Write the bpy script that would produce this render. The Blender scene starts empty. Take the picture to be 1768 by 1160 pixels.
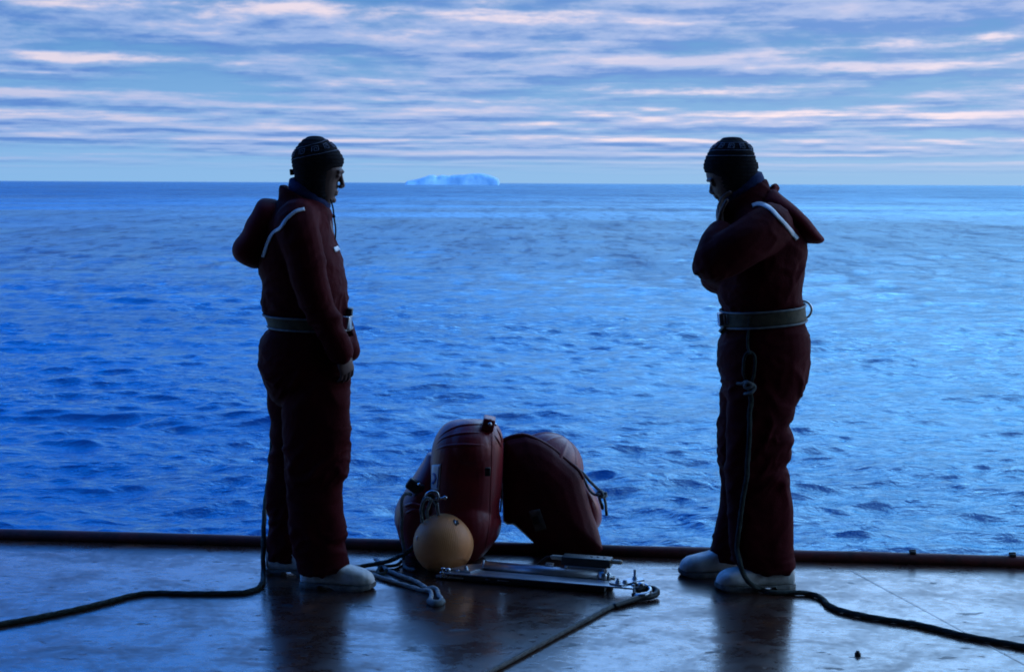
import bpy, bmesh, math, random
import numpy as np
from mathutils import Vector, Matrix, noise as mnoise
from mathutils.bvhtree import BVHTree

random.seed(7)
rng = np.random.default_rng(7)
scene = bpy.context.scene
col = scene.collection
R = math.radians

# ------------------------------------------------------------------ camera
EYE = Vector((0.0, 0.0, 1.63))
FPX, CU, CV = 2456.0, 884.0, 580.0           # 50 mm lens on a 36 mm frame, in photo pixels
PITCH, ROLL = math.atan(263.5 / FPX), R(0.26)
_f = Vector((0, math.cos(PITCH), -math.sin(PITCH)))
_r0, _u0 = Vector((1, 0, 0)), Vector((0, math.sin(PITCH), math.cos(PITCH)))
CR = _r0 * math.cos(ROLL) + _u0 * math.sin(ROLL)
CUP = _u0 * math.cos(ROLL) - _r0 * math.sin(ROLL)
cd = bpy.data.cameras.new('camera')
cd.lens, cd.sensor_width, cd.clip_end, cd.clip_start = 50.0, 36.0, 120000, 0.05
cd.dof.use_dof, cd.dof.focus_distance, cd.dof.aperture_fstop = True, 5.8, 8.0
cam = bpy.data.objects.new('camera', cd)
M = Matrix((CR, CUP, -_f)).transposed().to_4x4()
M.translation = EYE
cam.matrix_world = M
col.objects.link(cam)
scene.camera = cam


def ray(u, v):
    return (_f + CR * ((u - CU) / FPX) - CUP * ((v - CV) / FPX)).normalized()


YOFF = 0.0


def P(u, v, y):
    d = ray(u, v)
    return EYE + d * ((y + YOFF - EYE.y) / d.y)


def G(u, v, z=0.0):
    d = ray(u, v)
    return EYE + d * ((z - EYE.z) / d.z)


# ------------------------------------------------------------------ render, world, sun
scene.view_settings.view_transform = 'Standard'
scene.view_settings.look = 'None'
scene.view_settings.exposure = 0.0
scene.view_settings.gamma = 1.0
scene.view_settings.use_curve_mapping = False
scene.cycles.max_bounces = 6
scene.cycles.diffuse_bounces = 3
scene.cycles.glossy_bounces = 4
scene.cycles.filter_width = 1.8
scene.cycles.use_denoising = True

SUN_EL, SUN_AZ = R(3.0), R(62)               # low sun off to the right, azimuth from +Y towards +X
world = bpy.data.worlds.new('World')
scene.world = world
world.use_nodes = True
wt = world.node_tree
wt.nodes.clear()


class NT:
    """small helper for wiring nodes"""
    def __init__(s, tree):
        s.t = tree

    def n(s, kind, **kw):
        nd = s.t.nodes.new(kind)
        for k, v in kw.items():
            setattr(nd, k, v)
        return nd

    def put(s, sock, val):
        if isinstance(val, bpy.types.NodeSocket):
            s.t.links.new(val, sock)
        elif isinstance(val, (tuple, list)) and len(val) == 3 and sock.type == 'RGBA':
            sock.default_value = (*val, 1)
        else:
            sock.default_value = val

    def math(s, op, a, b=0.0, c=None, clamp=False):
        nd = s.n('ShaderNodeMath', operation=op, use_clamp=clamp)
        s.put(nd.inputs[0], a)
        s.put(nd.inputs[1], b)
        if c is not None:
            s.put(nd.inputs[2], c)
        return nd.outputs[0]

    def mix(s, f, a, b, blend='MIX'):
        nd = s.n('ShaderNodeMix', data_type='RGBA', blend_type=blend)
        s.put(nd.inputs[0], f)
        s.put(nd.inputs[6], a)
        s.put(nd.inputs[7], b)
        return nd.outputs[2]

    def step(s, x, lo, hi, a=0.0, b=1.0):
        nd = s.n('ShaderNodeMapRange', interpolation_type='SMOOTHSTEP')
        s.put(nd.inputs[0], x)
        for i, v in enumerate((lo, hi, a, b)):
            s.put(nd.inputs[i + 1], v)
        return nd.outputs[0]

    def noise(s, vec, scale, detail=4.0, rough=0.5, dist=0.0, out=0):
        nd = s.n('ShaderNodeTexNoise')
        s.put(nd.inputs['Vector'], vec)
        nd.inputs['Scale'].default_value = scale
        nd.inputs['Detail'].default_value = detail
        nd.inputs['Roughness'].default_value = rough
        nd.inputs['Distortion'].default_value = dist
        return nd.outputs[out]

    def xyz(s, x, y, z):
        nd = s.n('ShaderNodeCombineXYZ')
        for i, v in enumerate((x, y, z)):
            s.put(nd.inputs[i], v)
        return nd.outputs[0]

    def sep(s, v):
        nd = s.n('ShaderNodeSeparateXYZ')
        s.put(nd.inputs[0], v)
        return nd.outputs

    def mapping(s, v, scale=(1, 1, 1), rot=(0, 0, 0), loc=(0, 0, 0)):
        nd = s.n('ShaderNodeMapping')
        s.put(nd.inputs['Vector'], v)
        nd.inputs['Scale'].default_value = scale
        nd.inputs['Rotation'].default_value = rot
        nd.inputs['Location'].default_value = loc
        return nd.outputs[0]


W = NT(wt)
wdir = W.n('ShaderNodeTexCoord').outputs['Generated']
wx, wy, wz = W.sep(wdir)
el = W.math('MAXIMUM', wz, 0.0)
lnE = W.math('LOGARITHM', W.math('ADD', el, 0.012), math.e)
hl = W.math('MAXIMUM', W.math('SQRT', W.math('ADD', W.math('MULTIPLY', wx, wx), W.math('MULTIPLY', wy, wy))), 1e-3)
hx, hy = W.math('DIVIDE', wx, hl), W.math('DIVIDE', wy, hl)
sky = W.n('ShaderNodeTexSky', sky_type='NISHITA', sun_disc=False, sun_elevation=SUN_EL, sun_rotation=SUN_AZ)
sky.air_density, sky.dust_density, sky.ozone_density = 1.0, 0.4, 3.0
# clear sky between the clouds: the sky texture, cooled as the film saw it, paler in the low air
clear0 = W.mix(1.0, sky.outputs[0], (0.52, 0.85, 1.30), 'MULTIPLY')
bg_scale = 0.10
low = W.step(el, 0.0, 0.16, 1.0, 0.0)
clear = W.mix(W.math('MULTIPLY_ADD', low, 0.25, 0.7), W.mix(1.0, clear0, (0.1, 0.1, 0.1), 'MULTIPLY'),
              W.mix(low, (0.13, 0.36, 0.78), (0.32, 0.55, 0.85)))
# clouds: bands of stratocumulus
CLK, CLV = 5.6, 5.6
def cvec(dz, ox=0.0):
    return W.xyz(W.math('MULTIPLY_ADD', hx, CLK, ox), W.math('MULTIPLY', hy, CLK), W.math('MULTIPLY_ADD', lnE, CLV, dz))
warp = W.noise(cvec(3.0), 1.1, 2, 0.5)
def cn(dz):
    lz = W.math('ADD', W.math('MULTIPLY_ADD', lnE, CLV, dz), W.math('MULTIPLY', warp, 0.35))
    bands = W.noise(W.xyz(W.math('MULTIPLY', hx, 2.6), W.math('MULTIPLY', hy, 2.6), lz), 1.0, 4, 0.5)
    puffs = W.noise(W.xyz(W.math('MULTIPLY', hx, 13.0), W.math('MULTIPLY', hy, 13.0), W.math('MULTIPLY', lz, 1.35)), 1.0, 8, 0.62)
    return W.math('ADD', W.math('MULTIPLY', bands, 0.55), W.math('MULTIPLY', puffs, 0.45))
n1, n2 = cn(0.0), cn(0.40)
rel = W.math('SUBTRACT', n1, n2)
cover = W.step(n1, 0.40, 0.55)
lowfade = W.step(el, 0.002, 0.026)
big = W.step(W.noise(cvec(9.0), 0.55, 2, 0.5), 0.36, 0.60)
rightness = W.step(hx, -0.45, 0.5)
mid = W.mix(rightness, (0.40, 0.50, 0.80), (0.48, 0.56, 0.84))
c1 = W.mix(W.math('MULTIPLY', W.math('MULTIPLY', cover, lowfade), 0.85), clear, mid)
shade = W.math('MULTIPLY', W.math('MULTIPLY', W.step(n1, 0.36, 0.48), W.step(rel, 0.02, -0.11)), lowfade)
c2 = W.mix(W.math('MULTIPLY', shade, 0.9), c1, W.mix(rightness, (0.115, 0.255, 0.63), (0.165, 0.325, 0.70)))
pinkm = W.math('MULTIPLY', W.math('MULTIPLY', W.step(rel, 0.0, 0.14), W.step(n1, 0.42, 0.56)),
               W.math('MULTIPLY_ADD', big, 0.65, 0.35))
pinkm = W.math('MULTIPLY', pinkm, W.math('MULTIPLY', W.step(el, 0.008, 0.03), W.step(el, 0.16, 0.45, 1.0, 0.12)))
c3 = W.mix(W.math('MULTIPLY', pinkm, 0.95), c2, W.mix(rightness, (0.97, 0.76, 0.82), (1.05, 0.87, 0.90)))
# the sky is a little brighter towards the sunken sun on the right, and is boosted above the view
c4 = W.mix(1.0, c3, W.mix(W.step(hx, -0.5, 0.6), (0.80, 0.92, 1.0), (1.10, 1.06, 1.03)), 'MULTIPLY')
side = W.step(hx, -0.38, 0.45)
over = W.mix(W.step(el, 0.38, 0.95), W.mix(side, (0.08, 1.2, 2.7), (3.9, 5.4, 5.4)), W.mix(side, (0.06, 0.42, 1.0), (0.55, 1.0, 1.5)))  # unseen band above the view brightened to light sea and deck, darker at zenith
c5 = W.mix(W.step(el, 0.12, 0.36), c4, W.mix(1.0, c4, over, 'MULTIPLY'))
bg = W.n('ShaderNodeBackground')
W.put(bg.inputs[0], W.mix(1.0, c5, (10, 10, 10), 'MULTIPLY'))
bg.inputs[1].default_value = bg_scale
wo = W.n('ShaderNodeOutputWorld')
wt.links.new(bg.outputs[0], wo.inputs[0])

sd = bpy.data.lights.new('sun', 'SUN')
sd.energy, sd.angle, sd.color = 0.25, R(20), (1.0, 0.72, 0.66)
sun = bpy.data.objects.new('sun', sd)
sdir = Vector((math.sin(SUN_AZ) * math.cos(R(8)), math.cos(SUN_AZ) * math.cos(R(8)), math.sin(R(8))))
sun.rotation_euler = sdir.to_track_quat('Z', 'Y').to_euler()
sun.location = (8, 4, 6)
col.objects.link(sun)

# ------------------------------------------------------------------ materials
def principled(name, base, rough=0.6, metal=0.0, ior=1.45, **kw):
    m = bpy.data.materials.new(name)
    m.use_nodes = True
    t = NT(m.node_tree)
    b = m.node_tree.nodes['Principled BSDF']
    t.put(b.inputs['Base Color'], base)
    t.put(b.inputs['Roughness'], rough)
    b.inputs['Metallic'].default_value = metal
    b.inputs['IOR'].default_value = ior
    for k, v in kw.items():
        t.put(b.inputs[k], v)
    return m, t, b


def varied(name, a, b_, scale=6.0, rough=(0.5, 0.7), metal=0.0, bump=0.0, bscale=60.0, stretch=(1, 1, 1), ior=1.45, spec=0.5):
    m, t, b = principled(name, a, rough[0], metal, ior)
    oc = t.mapping(t.n('ShaderNodeTexCoord').outputs['Object'], stretch)
    n = t.noise(oc, scale, 5, 0.6)
    f = t.step(n, 0.35, 0.65)
    t.put(b.inputs['Base Color'], t.mix(f, a, b_))
    t.put(b.inputs['Roughness'], t.math('MULTIPLY_ADD', n, rough[1] - rough[0], rough[0]))
    b.inputs['Specular IOR Level'].default_value = spec
    if bump:
        bn = t.n('ShaderNodeBump')
        bn.inputs['Strength'].default_value = bump
        bn.inputs['Distance'].default_value = 0.004
        t.put(bn.inputs['Height'], t.noise(oc, bscale, 3, 0.6))
        t.put(b.inputs['Normal'], bn.outputs[0])
    return m


MAT = {}
MAT['suit'] = varied('red_coverall_fabric', (0.064, 0.0024, 0.0055), (0.050, 0.002, 0.0045), 5, (0.75, 0.9), bump=0.5, bscale=180, spec=0.12)
MAT['hood'] = varied('red_hood_fabric', (0.105, 0.004, 0.009), (0.08, 0.003, 0.007), 5, (0.7, 0.85), bump=0.5, bscale=180, spec=0.12)
MAT['knit'] = varied('dark_knit', (0.012, 0.012, 0.016), (0.02, 0.019, 0.022), 40, (0.9, 1.0), bump=0.9, bscale=220, spec=0.1)
MAT['motif'] = varied('pale_blue_yarn', (0.20, 0.24, 0.34), (0.14, 0.17, 0.25), 60, (0.9, 1.0))
MAT['scarf'] = varied('navy_fleece', (0.010, 0.028, 0.11), (0.008, 0.02, 0.08), 30, (0.9, 1.0), bump=0.6, bscale=150)
MAT['skin'] = varied('skin', (0.13, 0.072, 0.06), (0.105, 0.056, 0.046), 14, (0.5, 0.65))
MAT['tape'] = varied('reflective_tape', (0.62, 0.66, 0.72), (0.5, 0.54, 0.6), 18, (0.35, 0.5))
MAT['belt'] = varied('olive_webbing', (0.10, 0.085, 0.050), (0.07, 0.06, 0.038), 30, (0.7, 0.85), bump=0.5, bscale=200)
MAT['edge_web'] = varied('grey_belt_edge', (0.22, 0.24, 0.25), (0.16, 0.17, 0.18), 30, (0.6, 0.8))
MAT['steel'] = varied('worn_steel', (0.50, 0.52, 0.55), (0.34, 0.36, 0.38), 25, (0.22, 0.45), 1.0)
MAT['chrome'] = varied('bright_steel', (0.72, 0.73, 0.75), (0.6, 0.6, 0.62), 25, (0.10, 0.2), 1.0)
MAT['alu'] = varied('brushed_aluminium', (0.50, 0.52, 0.55), (0.36, 0.38, 0.42), 9, (0.28, 0.5), 0.9, stretch=(1, 6, 6))
MAT['black'] = varied('black_plastic', (0.012, 0.012, 0.013), (0.02, 0.02, 0.02), 20, (0.4, 0.6))
MAT['boot'] = varied('white_rubber', (0.80, 0.79, 0.76), (0.50, 0.48, 0.44), 14, (0.5, 0.7), bump=0.3, bscale=40)
MAT['sole'] = varied('grey_rubber_sole', (0.24, 0.23, 0.21), (0.12, 0.115, 0.11), 20, (0.6, 0.8))
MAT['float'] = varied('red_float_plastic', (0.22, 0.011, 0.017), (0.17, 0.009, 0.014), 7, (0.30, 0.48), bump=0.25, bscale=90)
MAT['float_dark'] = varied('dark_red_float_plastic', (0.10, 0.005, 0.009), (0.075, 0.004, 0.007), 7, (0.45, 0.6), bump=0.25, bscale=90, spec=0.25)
MAT['yellow'] = varied('yellow_float_plastic', (0.88, 0.34, 0.12), (0.78, 0.29, 0.10), 9, (0.35, 0.5), bump=0.2, bscale=80)
MAT['rope_dark'] = varied('dark_green_rope', (0.040, 0.050, 0.042), (0.022, 0.028, 0.024), 60, (0.75, 0.9), bump=0.6, bscale=500)
MAT['rope_grey'] = varied('grey_rope', (0.26, 0.28, 0.28), (0.15, 0.165, 0.165), 60, (0.75, 0.9), bump=0.6, bscale=500)
MAT['rope_pale'] = varied('pale_rope', (0.40, 0.42, 0.42), (0.26, 0.28, 0.28), 60, (0.75, 0.9), bump=0.6, bscale=500)
MAT['rope_mid'] = varied('weathered_rope', (0.13, 0.14, 0.14), (0.075, 0.08, 0.08), 60, (0.75, 0.9), bump=0.6, bscale=500)
MAT['label'] = varied('white_sticker', (0.68, 0.68, 0.66), (0.55, 0.55, 0.54), 20, (0.4, 0.5))
MAT['label_grey'] = varied('grey_sticker', (0.20, 0.19, 0.17), (0.11, 0.10, 0.09), 20, (0.5, 0.6))  # dim grey base, darker than the white sticker
MAT['ink'] = varied('blue_ink', (0.03, 0.10, 0.34), (0.03, 0.08, 0.28), 20, (0.4, 0.5))
MAT['nylon'] = varied('cream_nylon', (0.55, 0.50, 0.40), (0.45, 0.41, 0.33), 20, (0.4, 0.5))
MAT['boxpaint'] = varied('dark_box_paint', (0.035, 0.04, 0.04), (0.05, 0.055, 0.05), 20, (0.35, 0.5))
MAT['ice'] = varied('glacier_ice', (0.44, 0.70, 0.82), (0.26, 0.46, 0.62), 0.03, (0.5, 0.7))
MAT['wall'] = varied('shade_shelter_paint', (0.15, 0.125, 0.095), (0.12, 0.10, 0.08), 1.5, (0.5, 0.7))
MAT['coaming'] = varied('red_coaming_paint', (0.10, 0.014, 0.013), (0.04, 0.010, 0.009), 7, (0.45, 0.7), bump=0.6, bscale=35)


def sea_material():
    m = bpy.data.materials.new('sea_water')
    m.use_nodes = True
    t = NT(m.node_tree)
    m.node_tree.nodes.remove(m.node_tree.nodes['Principled BSDF'])
    pos = t.n('ShaderNodeNewGeometry').outputs['Position']
    cdist = t.n('ShaderNodeVectorMath', operation='LENGTH')
    t.put(cdist.inputs[0], pos)
    v1 = t.mapping(pos, (0.9, 1.5, 1), (0, 0, R(12)))
    v2 = t.mapping(pos, (0.8, 1.6, 1), (0, 0, R(-20)), (13, 4, 0))
    a = t.noise(v1, 2.6, 5, 0.58, 0.5)
    c = t.noise(v2, 7.5, 3, 0.55, 0.4)
    g = t.noise(t.mapping(pos, (0.5, 0.9, 1), (0, 0, R(5))), 0.10, 3, 0.5)   # cat's paws: gusts roughen patches
    h = t.math('ADD', a, t.math('MULTIPLY', c, 0.30))
    bn = t.n('ShaderNodeBump')
    t.put(bn.inputs['Strength'], t.step(g, 0.3, 0.7, 0.45, 0.95))
    bn.inputs['Distance'].default_value = 0.07
    t.put(bn.inputs['Height'], h)
    # waves too small to mesh far off act as roughness
    g2 = t.noise(t.mapping(pos, (0.35, 1.0, 1), (0, 0, R(4)), (3, 9, 0)), 0.035, 4, 0.55)
    rough = t.math('MULTIPLY', t.step(cdist.outputs['Value'], 15.0, 300.0, 0.06, 0.24), t.step(g2, 0.3, 0.7, 0.6, 1.5))
    gl = t.n('ShaderNodeBsdfGlossy', distribution='GGX')
    t.put(gl.inputs['Color'], (0.53, 0.87, 1.0))
    t.put(gl.inputs['Roughness'], rough)
    df = t.n('ShaderNodeBsdfDiffuse')
    t.put(df.inputs['Color'], (0.001, 0.017, 0.095))
    fr = t.n('ShaderNodeFresnel')
    fr.inputs['IOR'].default_value = 2.1
    for nd in (gl, df, fr):
        t.put(nd.inputs['Normal'], bn.outputs[0])
    mx = t.n('ShaderNodeMixShader')
    # groups of steeper wavelets, too small to mesh far off, show their dark faces and reflect less
    fl1 = t.step(t.noise(t.mapping(pos, (1.0, 0.30, 1), (0, 0, R(3)), (1, 5, 0)), 0.8, 4, 0.6), 0.50, 0.66)
    fl2 = t.step(t.noise(t.mapping(pos, (1.0, 0.10, 1), (0, 0, 0), (9, 2, 0)), 0.22, 5, 0.62), 0.48, 0.68)
    far1 = t.step(cdist.outputs['Value'], 30.0, 90.0)
    chop = t.math('MULTIPLY', t.math('ADD', t.math('MULTIPLY', fl1, 0.38), t.math('MULTIPLY', fl2, 0.26)), far1)
    refl = t.math('MULTIPLY', t.step(cdist.outputs['Value'], 20.0, 600.0, 1.0, 0.55), t.math('SUBTRACT', 1.0, chop))
    t.put(mx.inputs[0], t.math('MULTIPLY', fr.outputs[0], refl))
    m.node_tree.links.new(df.outputs[0], mx.inputs[1])
    m.node_tree.links.new(gl.outputs[0], mx.inputs[2])
    m.node_tree.links.new(mx.outputs[0], m.node_tree.nodes['Material Output'].inputs[0])
    return m


def deck_material():
    m, t, b = principled('wet_deck_paint', (0.09, 0.03, 0.02), 0.25, 0.0, 1.5)
    pos = t.n('ShaderNodeNewGeometry').outputs['Position']
    wet = t.noise(t.mapping(pos, (0.9, 1.15, 1)), 3.2, 9, 0.68, 0.5)
    fine = t.noise(t.mapping(pos, (0.8, 1.2, 1), (0, 0, R(8))), 22, 6, 0.7, 0.3)
    rust = t.step(t.noise(t.mapping(pos, (1, 1.2, 1), (0, 0, 0.3), (4, 2, 0)), 5.0, 6, 0.7), 0.50, 0.66)
    base = t.mix(rust, (0.040, 0.016, 0.011), (0.090, 0.029, 0.012))
    chips = t.step(t.noise(t.mapping(pos, (0.7, 1.6, 1), (0, 0, 0), (7, 3, 0)), 11.0, 3, 0.55), 0.655, 0.69)
    base = t.mix(chips, base, (0.010, 0.008, 0.008))
    t.put(b.inputs['Base Color'], base)
    film = t.step(t.math('MULTIPLY_ADD', fine, 0.55, wet), 0.60, 0.98)       # 0 = standing water, 1 = only damp
    r = t.math('ADD', t.math('MULTIPLY_ADD', film, 0.20, 0.06), t.math('MULTIPLY', chips, 0.2))
    t.put(b.inputs['Roughness'], t.math('ADD', r, 0.15))
    dry = t.math('MAXIMUM', film, chips)
    t.put(b.inputs['Coat Weight'], t.math('MULTIPLY_ADD', dry, -0.62, 1.0))
    b.inputs['Specular IOR Level'].default_value = 0.2
    b.inputs['Coat IOR'].default_value = 1.58
    t.put(b.inputs['Coat Roughness'], r)
    bn = t.n('ShaderNodeBump')
    bn.inputs['Strength'].default_value = 0.6
    bn.inputs['Distance'].default_value = 0.005
    t.put(bn.inputs['Height'], t.math('ADD', t.math('MULTIPLY', wet, 0.35), t.math('ADD', t.math('MULTIPLY', fine, 0.30), t.math('MULTIPLY', chips, -0.25))))
    t.put(b.inputs['Normal'], bn.outputs[0])
    t.put(b.inputs['Coat Normal'], bn.outputs[0])
    return m


MAT['sea'] = sea_material()
MAT['deck'] = deck_material()


# ------------------------------------------------------------------ mesh helpers
class MB:
    def __init__(s):
        s.v, s.f = [], []

    def add(s, verts, faces):
        o = len(s.v)
        s.v += [Vector(x) for x in verts]
        s.f += [tuple(i + o for i in f) for f in faces]
        return s

    def loft(s, rings, cap=True, closed=False):
        n, verts, faces = len(rings[0]), [], []
        for r in rings:
            verts += list(r)
        m = len(rings)
        for i in range(m if closed else m - 1):
            a, b = i * n, ((i + 1) % m) * n
            for j in range(n):
                k = (j + 1) % n
                faces.append((a + j, a + k, b + k, b + j))
        if cap and not closed:
            faces.append(tuple(range(n))[::-1])
            faces.append(tuple((m - 1) * n + j for j in range(n)))
        return s.add(verts, faces)

    def tube(s, pts, rad, n=10, caps=True, flat=1.0, closed=False, lobes=0, twist=0.0, lob=0.12):
        """swept tube; rad is a number or one radius per point; round ends when caps"""
        pts = [Vector(p) for p in pts]
        m = len(pts)
        rad = [rad] * m if isinstance(rad, (int, float)) else list(rad)
        rings, up, dist = [], None, 0.0
        for i, p in enumerate(pts):
            if closed:
                d = pts[(i + 1) % m] - pts[i - 1]
            else:
                d = pts[min(i + 1, m - 1)] - pts[max(i - 1, 0)]
            d = d.normalized() if d.length > 1e-9 else Vector((0, 0, 1))
            if up is None:
                up = Vector((0, 0, 1)) if abs(d.z) < 0.9 else Vector((0, 1, 0))
            sx = d.cross(up).normalized()
            up = sx.cross(d).normalized()
            if i:
                dist += (p - pts[i - 1]).length
            ring = []
            for j in range(n):
                a = 2 * math.pi * j / n
                rr = rad[i] * (1 + (lob * math.cos(lobes * a - twist * dist) if lobes else 0))
                ring.append(p + sx * (rr * math.cos(a)) + up * (rr * flat * math.sin(a)))
            rings.append((ring, d, rad[i]))
        R_ = [r[0] for r in rings]
        if caps and not closed:
            def dome(ring, c, d, r, sign):
                out = []
                for k in (0.45, 0.8, 0.97):
                    s_ = math.sqrt(1 - k * k)
                    out.append([c + (q - c) * s_ + d * (sign * r * k) for q in ring])
                return out
            st = dome(R_[0], pts[0], rings[0][1], rings[0][2], -1)[::-1]
            en = dome(R_[-1], pts[-1], rings[-1][1], rings[-1][2], 1)
            R_ = st + R_ + en
        return s.loft(R_, True, closed)

    def ellipsoid(s, c, rx, ry, rz, n=20, m=12, rot=None, p=2.0):
        c = Vector(c)
        rings = []
        for i in range(1, m):
            t = math.pi * i / m - math.pi / 2
            cz, sz = math.cos(t), math.sin(t)
            ring = []
            for j in range(n):
                a = 2 * math.pi * j / n
                q = Vector((rx * cz * math.cos(a), ry * cz * math.sin(a), rz * sz))
                if p != 2.0:
                    l = (abs(q.x / rx) ** p + abs(q.y / ry) ** p + abs(q.z / rz) ** p) ** (1 / p)
                    q = q / l
                ring.append(c + (rot @ q if rot else q))
            rings.append(ring)
        return s.loft(rings)

    def box(s, c, size, rot=None, bev=0.0):
        c = Vector(c)
        bm = bmesh.new()
        bmesh.ops.create_cube(bm, size=1.0)
        for v in bm.verts:
            v.co = Vector((v.co.x * size[0], v.co.y * size[1], v.co.z * size[2]))
        if bev:
            bmesh.ops.bevel(bm, geom=bm.edges[:], offset=bev, segments=2, affect='EDGES', profile=0.6)
        bm.verts.index_update()
        vs = [c + (rot @ v.co if rot else v.co.copy()) for v in bm.verts]
        fs = [tuple(v.index for v in f.verts) for f in bm.faces]
        bm.free()
        return s.add(vs, fs)

    def lathe(s, c, axis, prof, n=24):
        """prof: (radius, height along axis) pairs; closed at both ends"""
        c, ax = Vector(c), Vector(axis).normalized()
        sx = ax.orthogonal().normalized()
        sy = ax.cross(sx)
        rings = [[c + ax * h + (sx * math.cos(2 * math.pi * j / n) + sy * math.sin(2 * math.pi * j / n)) * max(r, 1e-4)
                  for j in range(n)] for r, h in prof]
        return s.loft(rings)

    def mesh(s, name):
        me = bpy.data.meshes.new(name)
        me.from_pydata([tuple(v) for v in s.v], [], s.f)
        bm = bmesh.new()
        bm.from_mesh(me)
        bmesh.ops.recalc_face_normals(bm, faces=bm.faces)
        bm.to_mesh(me)
        bm.free()
        return me

    def bvh(s):
        return BVHTree.FromPolygons([tuple(v) for v in s.v], s.f)

    def build(s, name, mat, parent=None, smooth=True, remesh=0.0, iters=4, fold=None):
        me = s.mesh(name)
        if remesh:
            tmp = bpy.data.objects.new('tmp', me)
            col.objects.link(tmp)
            md = tmp.modifiers.new('r', 'REMESH')
            md.mode, md.voxel_size = 'VOXEL', remesh
            if iters:
                sm = tmp.modifiers.new('s', 'SMOOTH')
                sm.factor, sm.iterations = 0.5, iters
            dg = bpy.context.evaluated_depsgraph_get()
            dg.update()
            me2 = bpy.data.meshes.new_from_object(tmp.evaluated_get(dg))
            bpy.data.objects.remove(tmp)
            bpy.data.meshes.remove(me)
            me = me2
            me.name = name
        if fold:
            nv = len(me.vertices)
            co = np.empty(nv * 3); no = np.empty(nv * 3)
            me.vertices.foreach_get('co', co)
            me.vertex_normals.foreach_get('vector', no)
            co = co.reshape(-1, 3); no = no.reshape(-1, 3)
            d = np.array([fold(Vector(c)) for c in co])
            co += no * d[:, None]
            me.vertices.foreach_set('co', co.ravel())
            me.update()
        return link(name, me, mat, parent, smooth)


def link(name, me, mat, parent=None, smooth=True):
    me.materials.clear()
    me.materials.append(mat)
    me.polygons.foreach_set('use_smooth', [smooth] * len(me.polygons))
    o = bpy.data.objects.new(name, me)
    col.objects.link(o)
    if parent is not None:
        o.parent = parent
        off = parent_world(parent)
        me.transform(Matrix.Translation(-off))
        o['_w'] = 0
    else:
        n = len(me.vertices)
        co = np.empty(n * 3)
        me.vertices.foreach_get('co', co)
        co = co.reshape(-1, 3)
        base = Vector((float(co[:, 0].mean()), float(co[:, 1].mean()), float(co[:, 2].min())))
        me.transform(Matrix.Translation(-base))
        o.location = base
    me.update()
    if '_w' in o:
        del o['_w']
    return o


def parent_world(o):
    l = Vector(o.location)
    while o.parent is not None:
        o = o.parent
        l = l + Vector(o.location)
    return l


def mesh_bvh(o):
    off = parent_world(o)
    me = o.data
    return BVHTree.FromPolygons([tuple(v.co + off) for v in me.vertices], [tuple(p.vertices) for p in me.polygons])


def tag(o, label=None, cat=None, group=None, kind=None):
    for k, v in (('label', label), ('category', cat), ('group', group), ('kind', kind)):
        if v:
            o[k] = v
    return o


def empty(name, loc):
    o = bpy.data.objects.new(name, None)
    o.empty_display_size = 0.1
    o.location = loc
    col.objects.link(o)
    return o


def spline(ctrl, step):
    """Catmull-Rom through the control points, resampled at even steps"""
    c = [Vector(p) for p in ctrl]
    c = [c[0] * 2 - c[1]] + c + [c[-1] * 2 - c[-2]]
    pts = []
    for i in range(1, len(c) - 2):
        p0, p1, p2, p3 = c[i - 1], c[i], c[i + 1], c[i + 2]
        t0 = 0.0
        t1 = t0 + max((p1 - p0).length, 1e-5) ** 0.5
        t2 = t1 + max((p2 - p1).length, 1e-5) ** 0.5
        t3 = t2 + max((p3 - p2).length, 1e-5) ** 0.5
        for k in range(24):
            t = t1 + (t2 - t1) * k / 24
            a1 = p0 * ((t1 - t) / (t1 - t0)) + p1 * ((t - t0) / (t1 - t0))
            a2 = p1 * ((t2 - t) / (t2 - t1)) + p2 * ((t - t1) / (t2 - t1))
            a3 = p2 * ((t3 - t) / (t3 - t2)) + p3 * ((t - t2) / (t3 - t2))
            b1 = a1 * ((t2 - t) / (t2 - t0)) + a2 * ((t - t0) / (t2 - t0))
            b2 = a2 * ((t3 - t) / (t3 - t1)) + a3 * ((t - t1) / (t3 - t1))
            pts.append(b1 * ((t2 - t) / (t2 - t1)) + b2 * ((t - t1) / (t2 - t1)))
    pts.append(c[-2])
    out, acc = [pts[0]], 0.0
    for a, b in zip(pts, pts[1:]):
        acc += (b - a).length
        if acc >= step:
            out.append(b)
            acc = 0.0
    if (out[-1] - pts[-1]).length > step * 0.3:
        out.append(pts[-1])
    return out


def rope_mb(mb, ctrl, r, lobes=3, wob=0.0):
    pts = spline(ctrl, r * 0.8)
    if wob:
        pts = [p + Vector((mnoise.noise(p * 9), mnoise.noise(p * 9 + Vector((5, 0, 0))), 0)) * wob for p in pts]
    mb.tube(pts, r, 12, True, 1.0, False, lobes, 2 * math.pi / (r * 7), 0.09)
    return mb


# ------------------------------------------------------------------ setting: sea, iceberg, deck, added shade shelter
SEA_Z = -2.6


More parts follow.
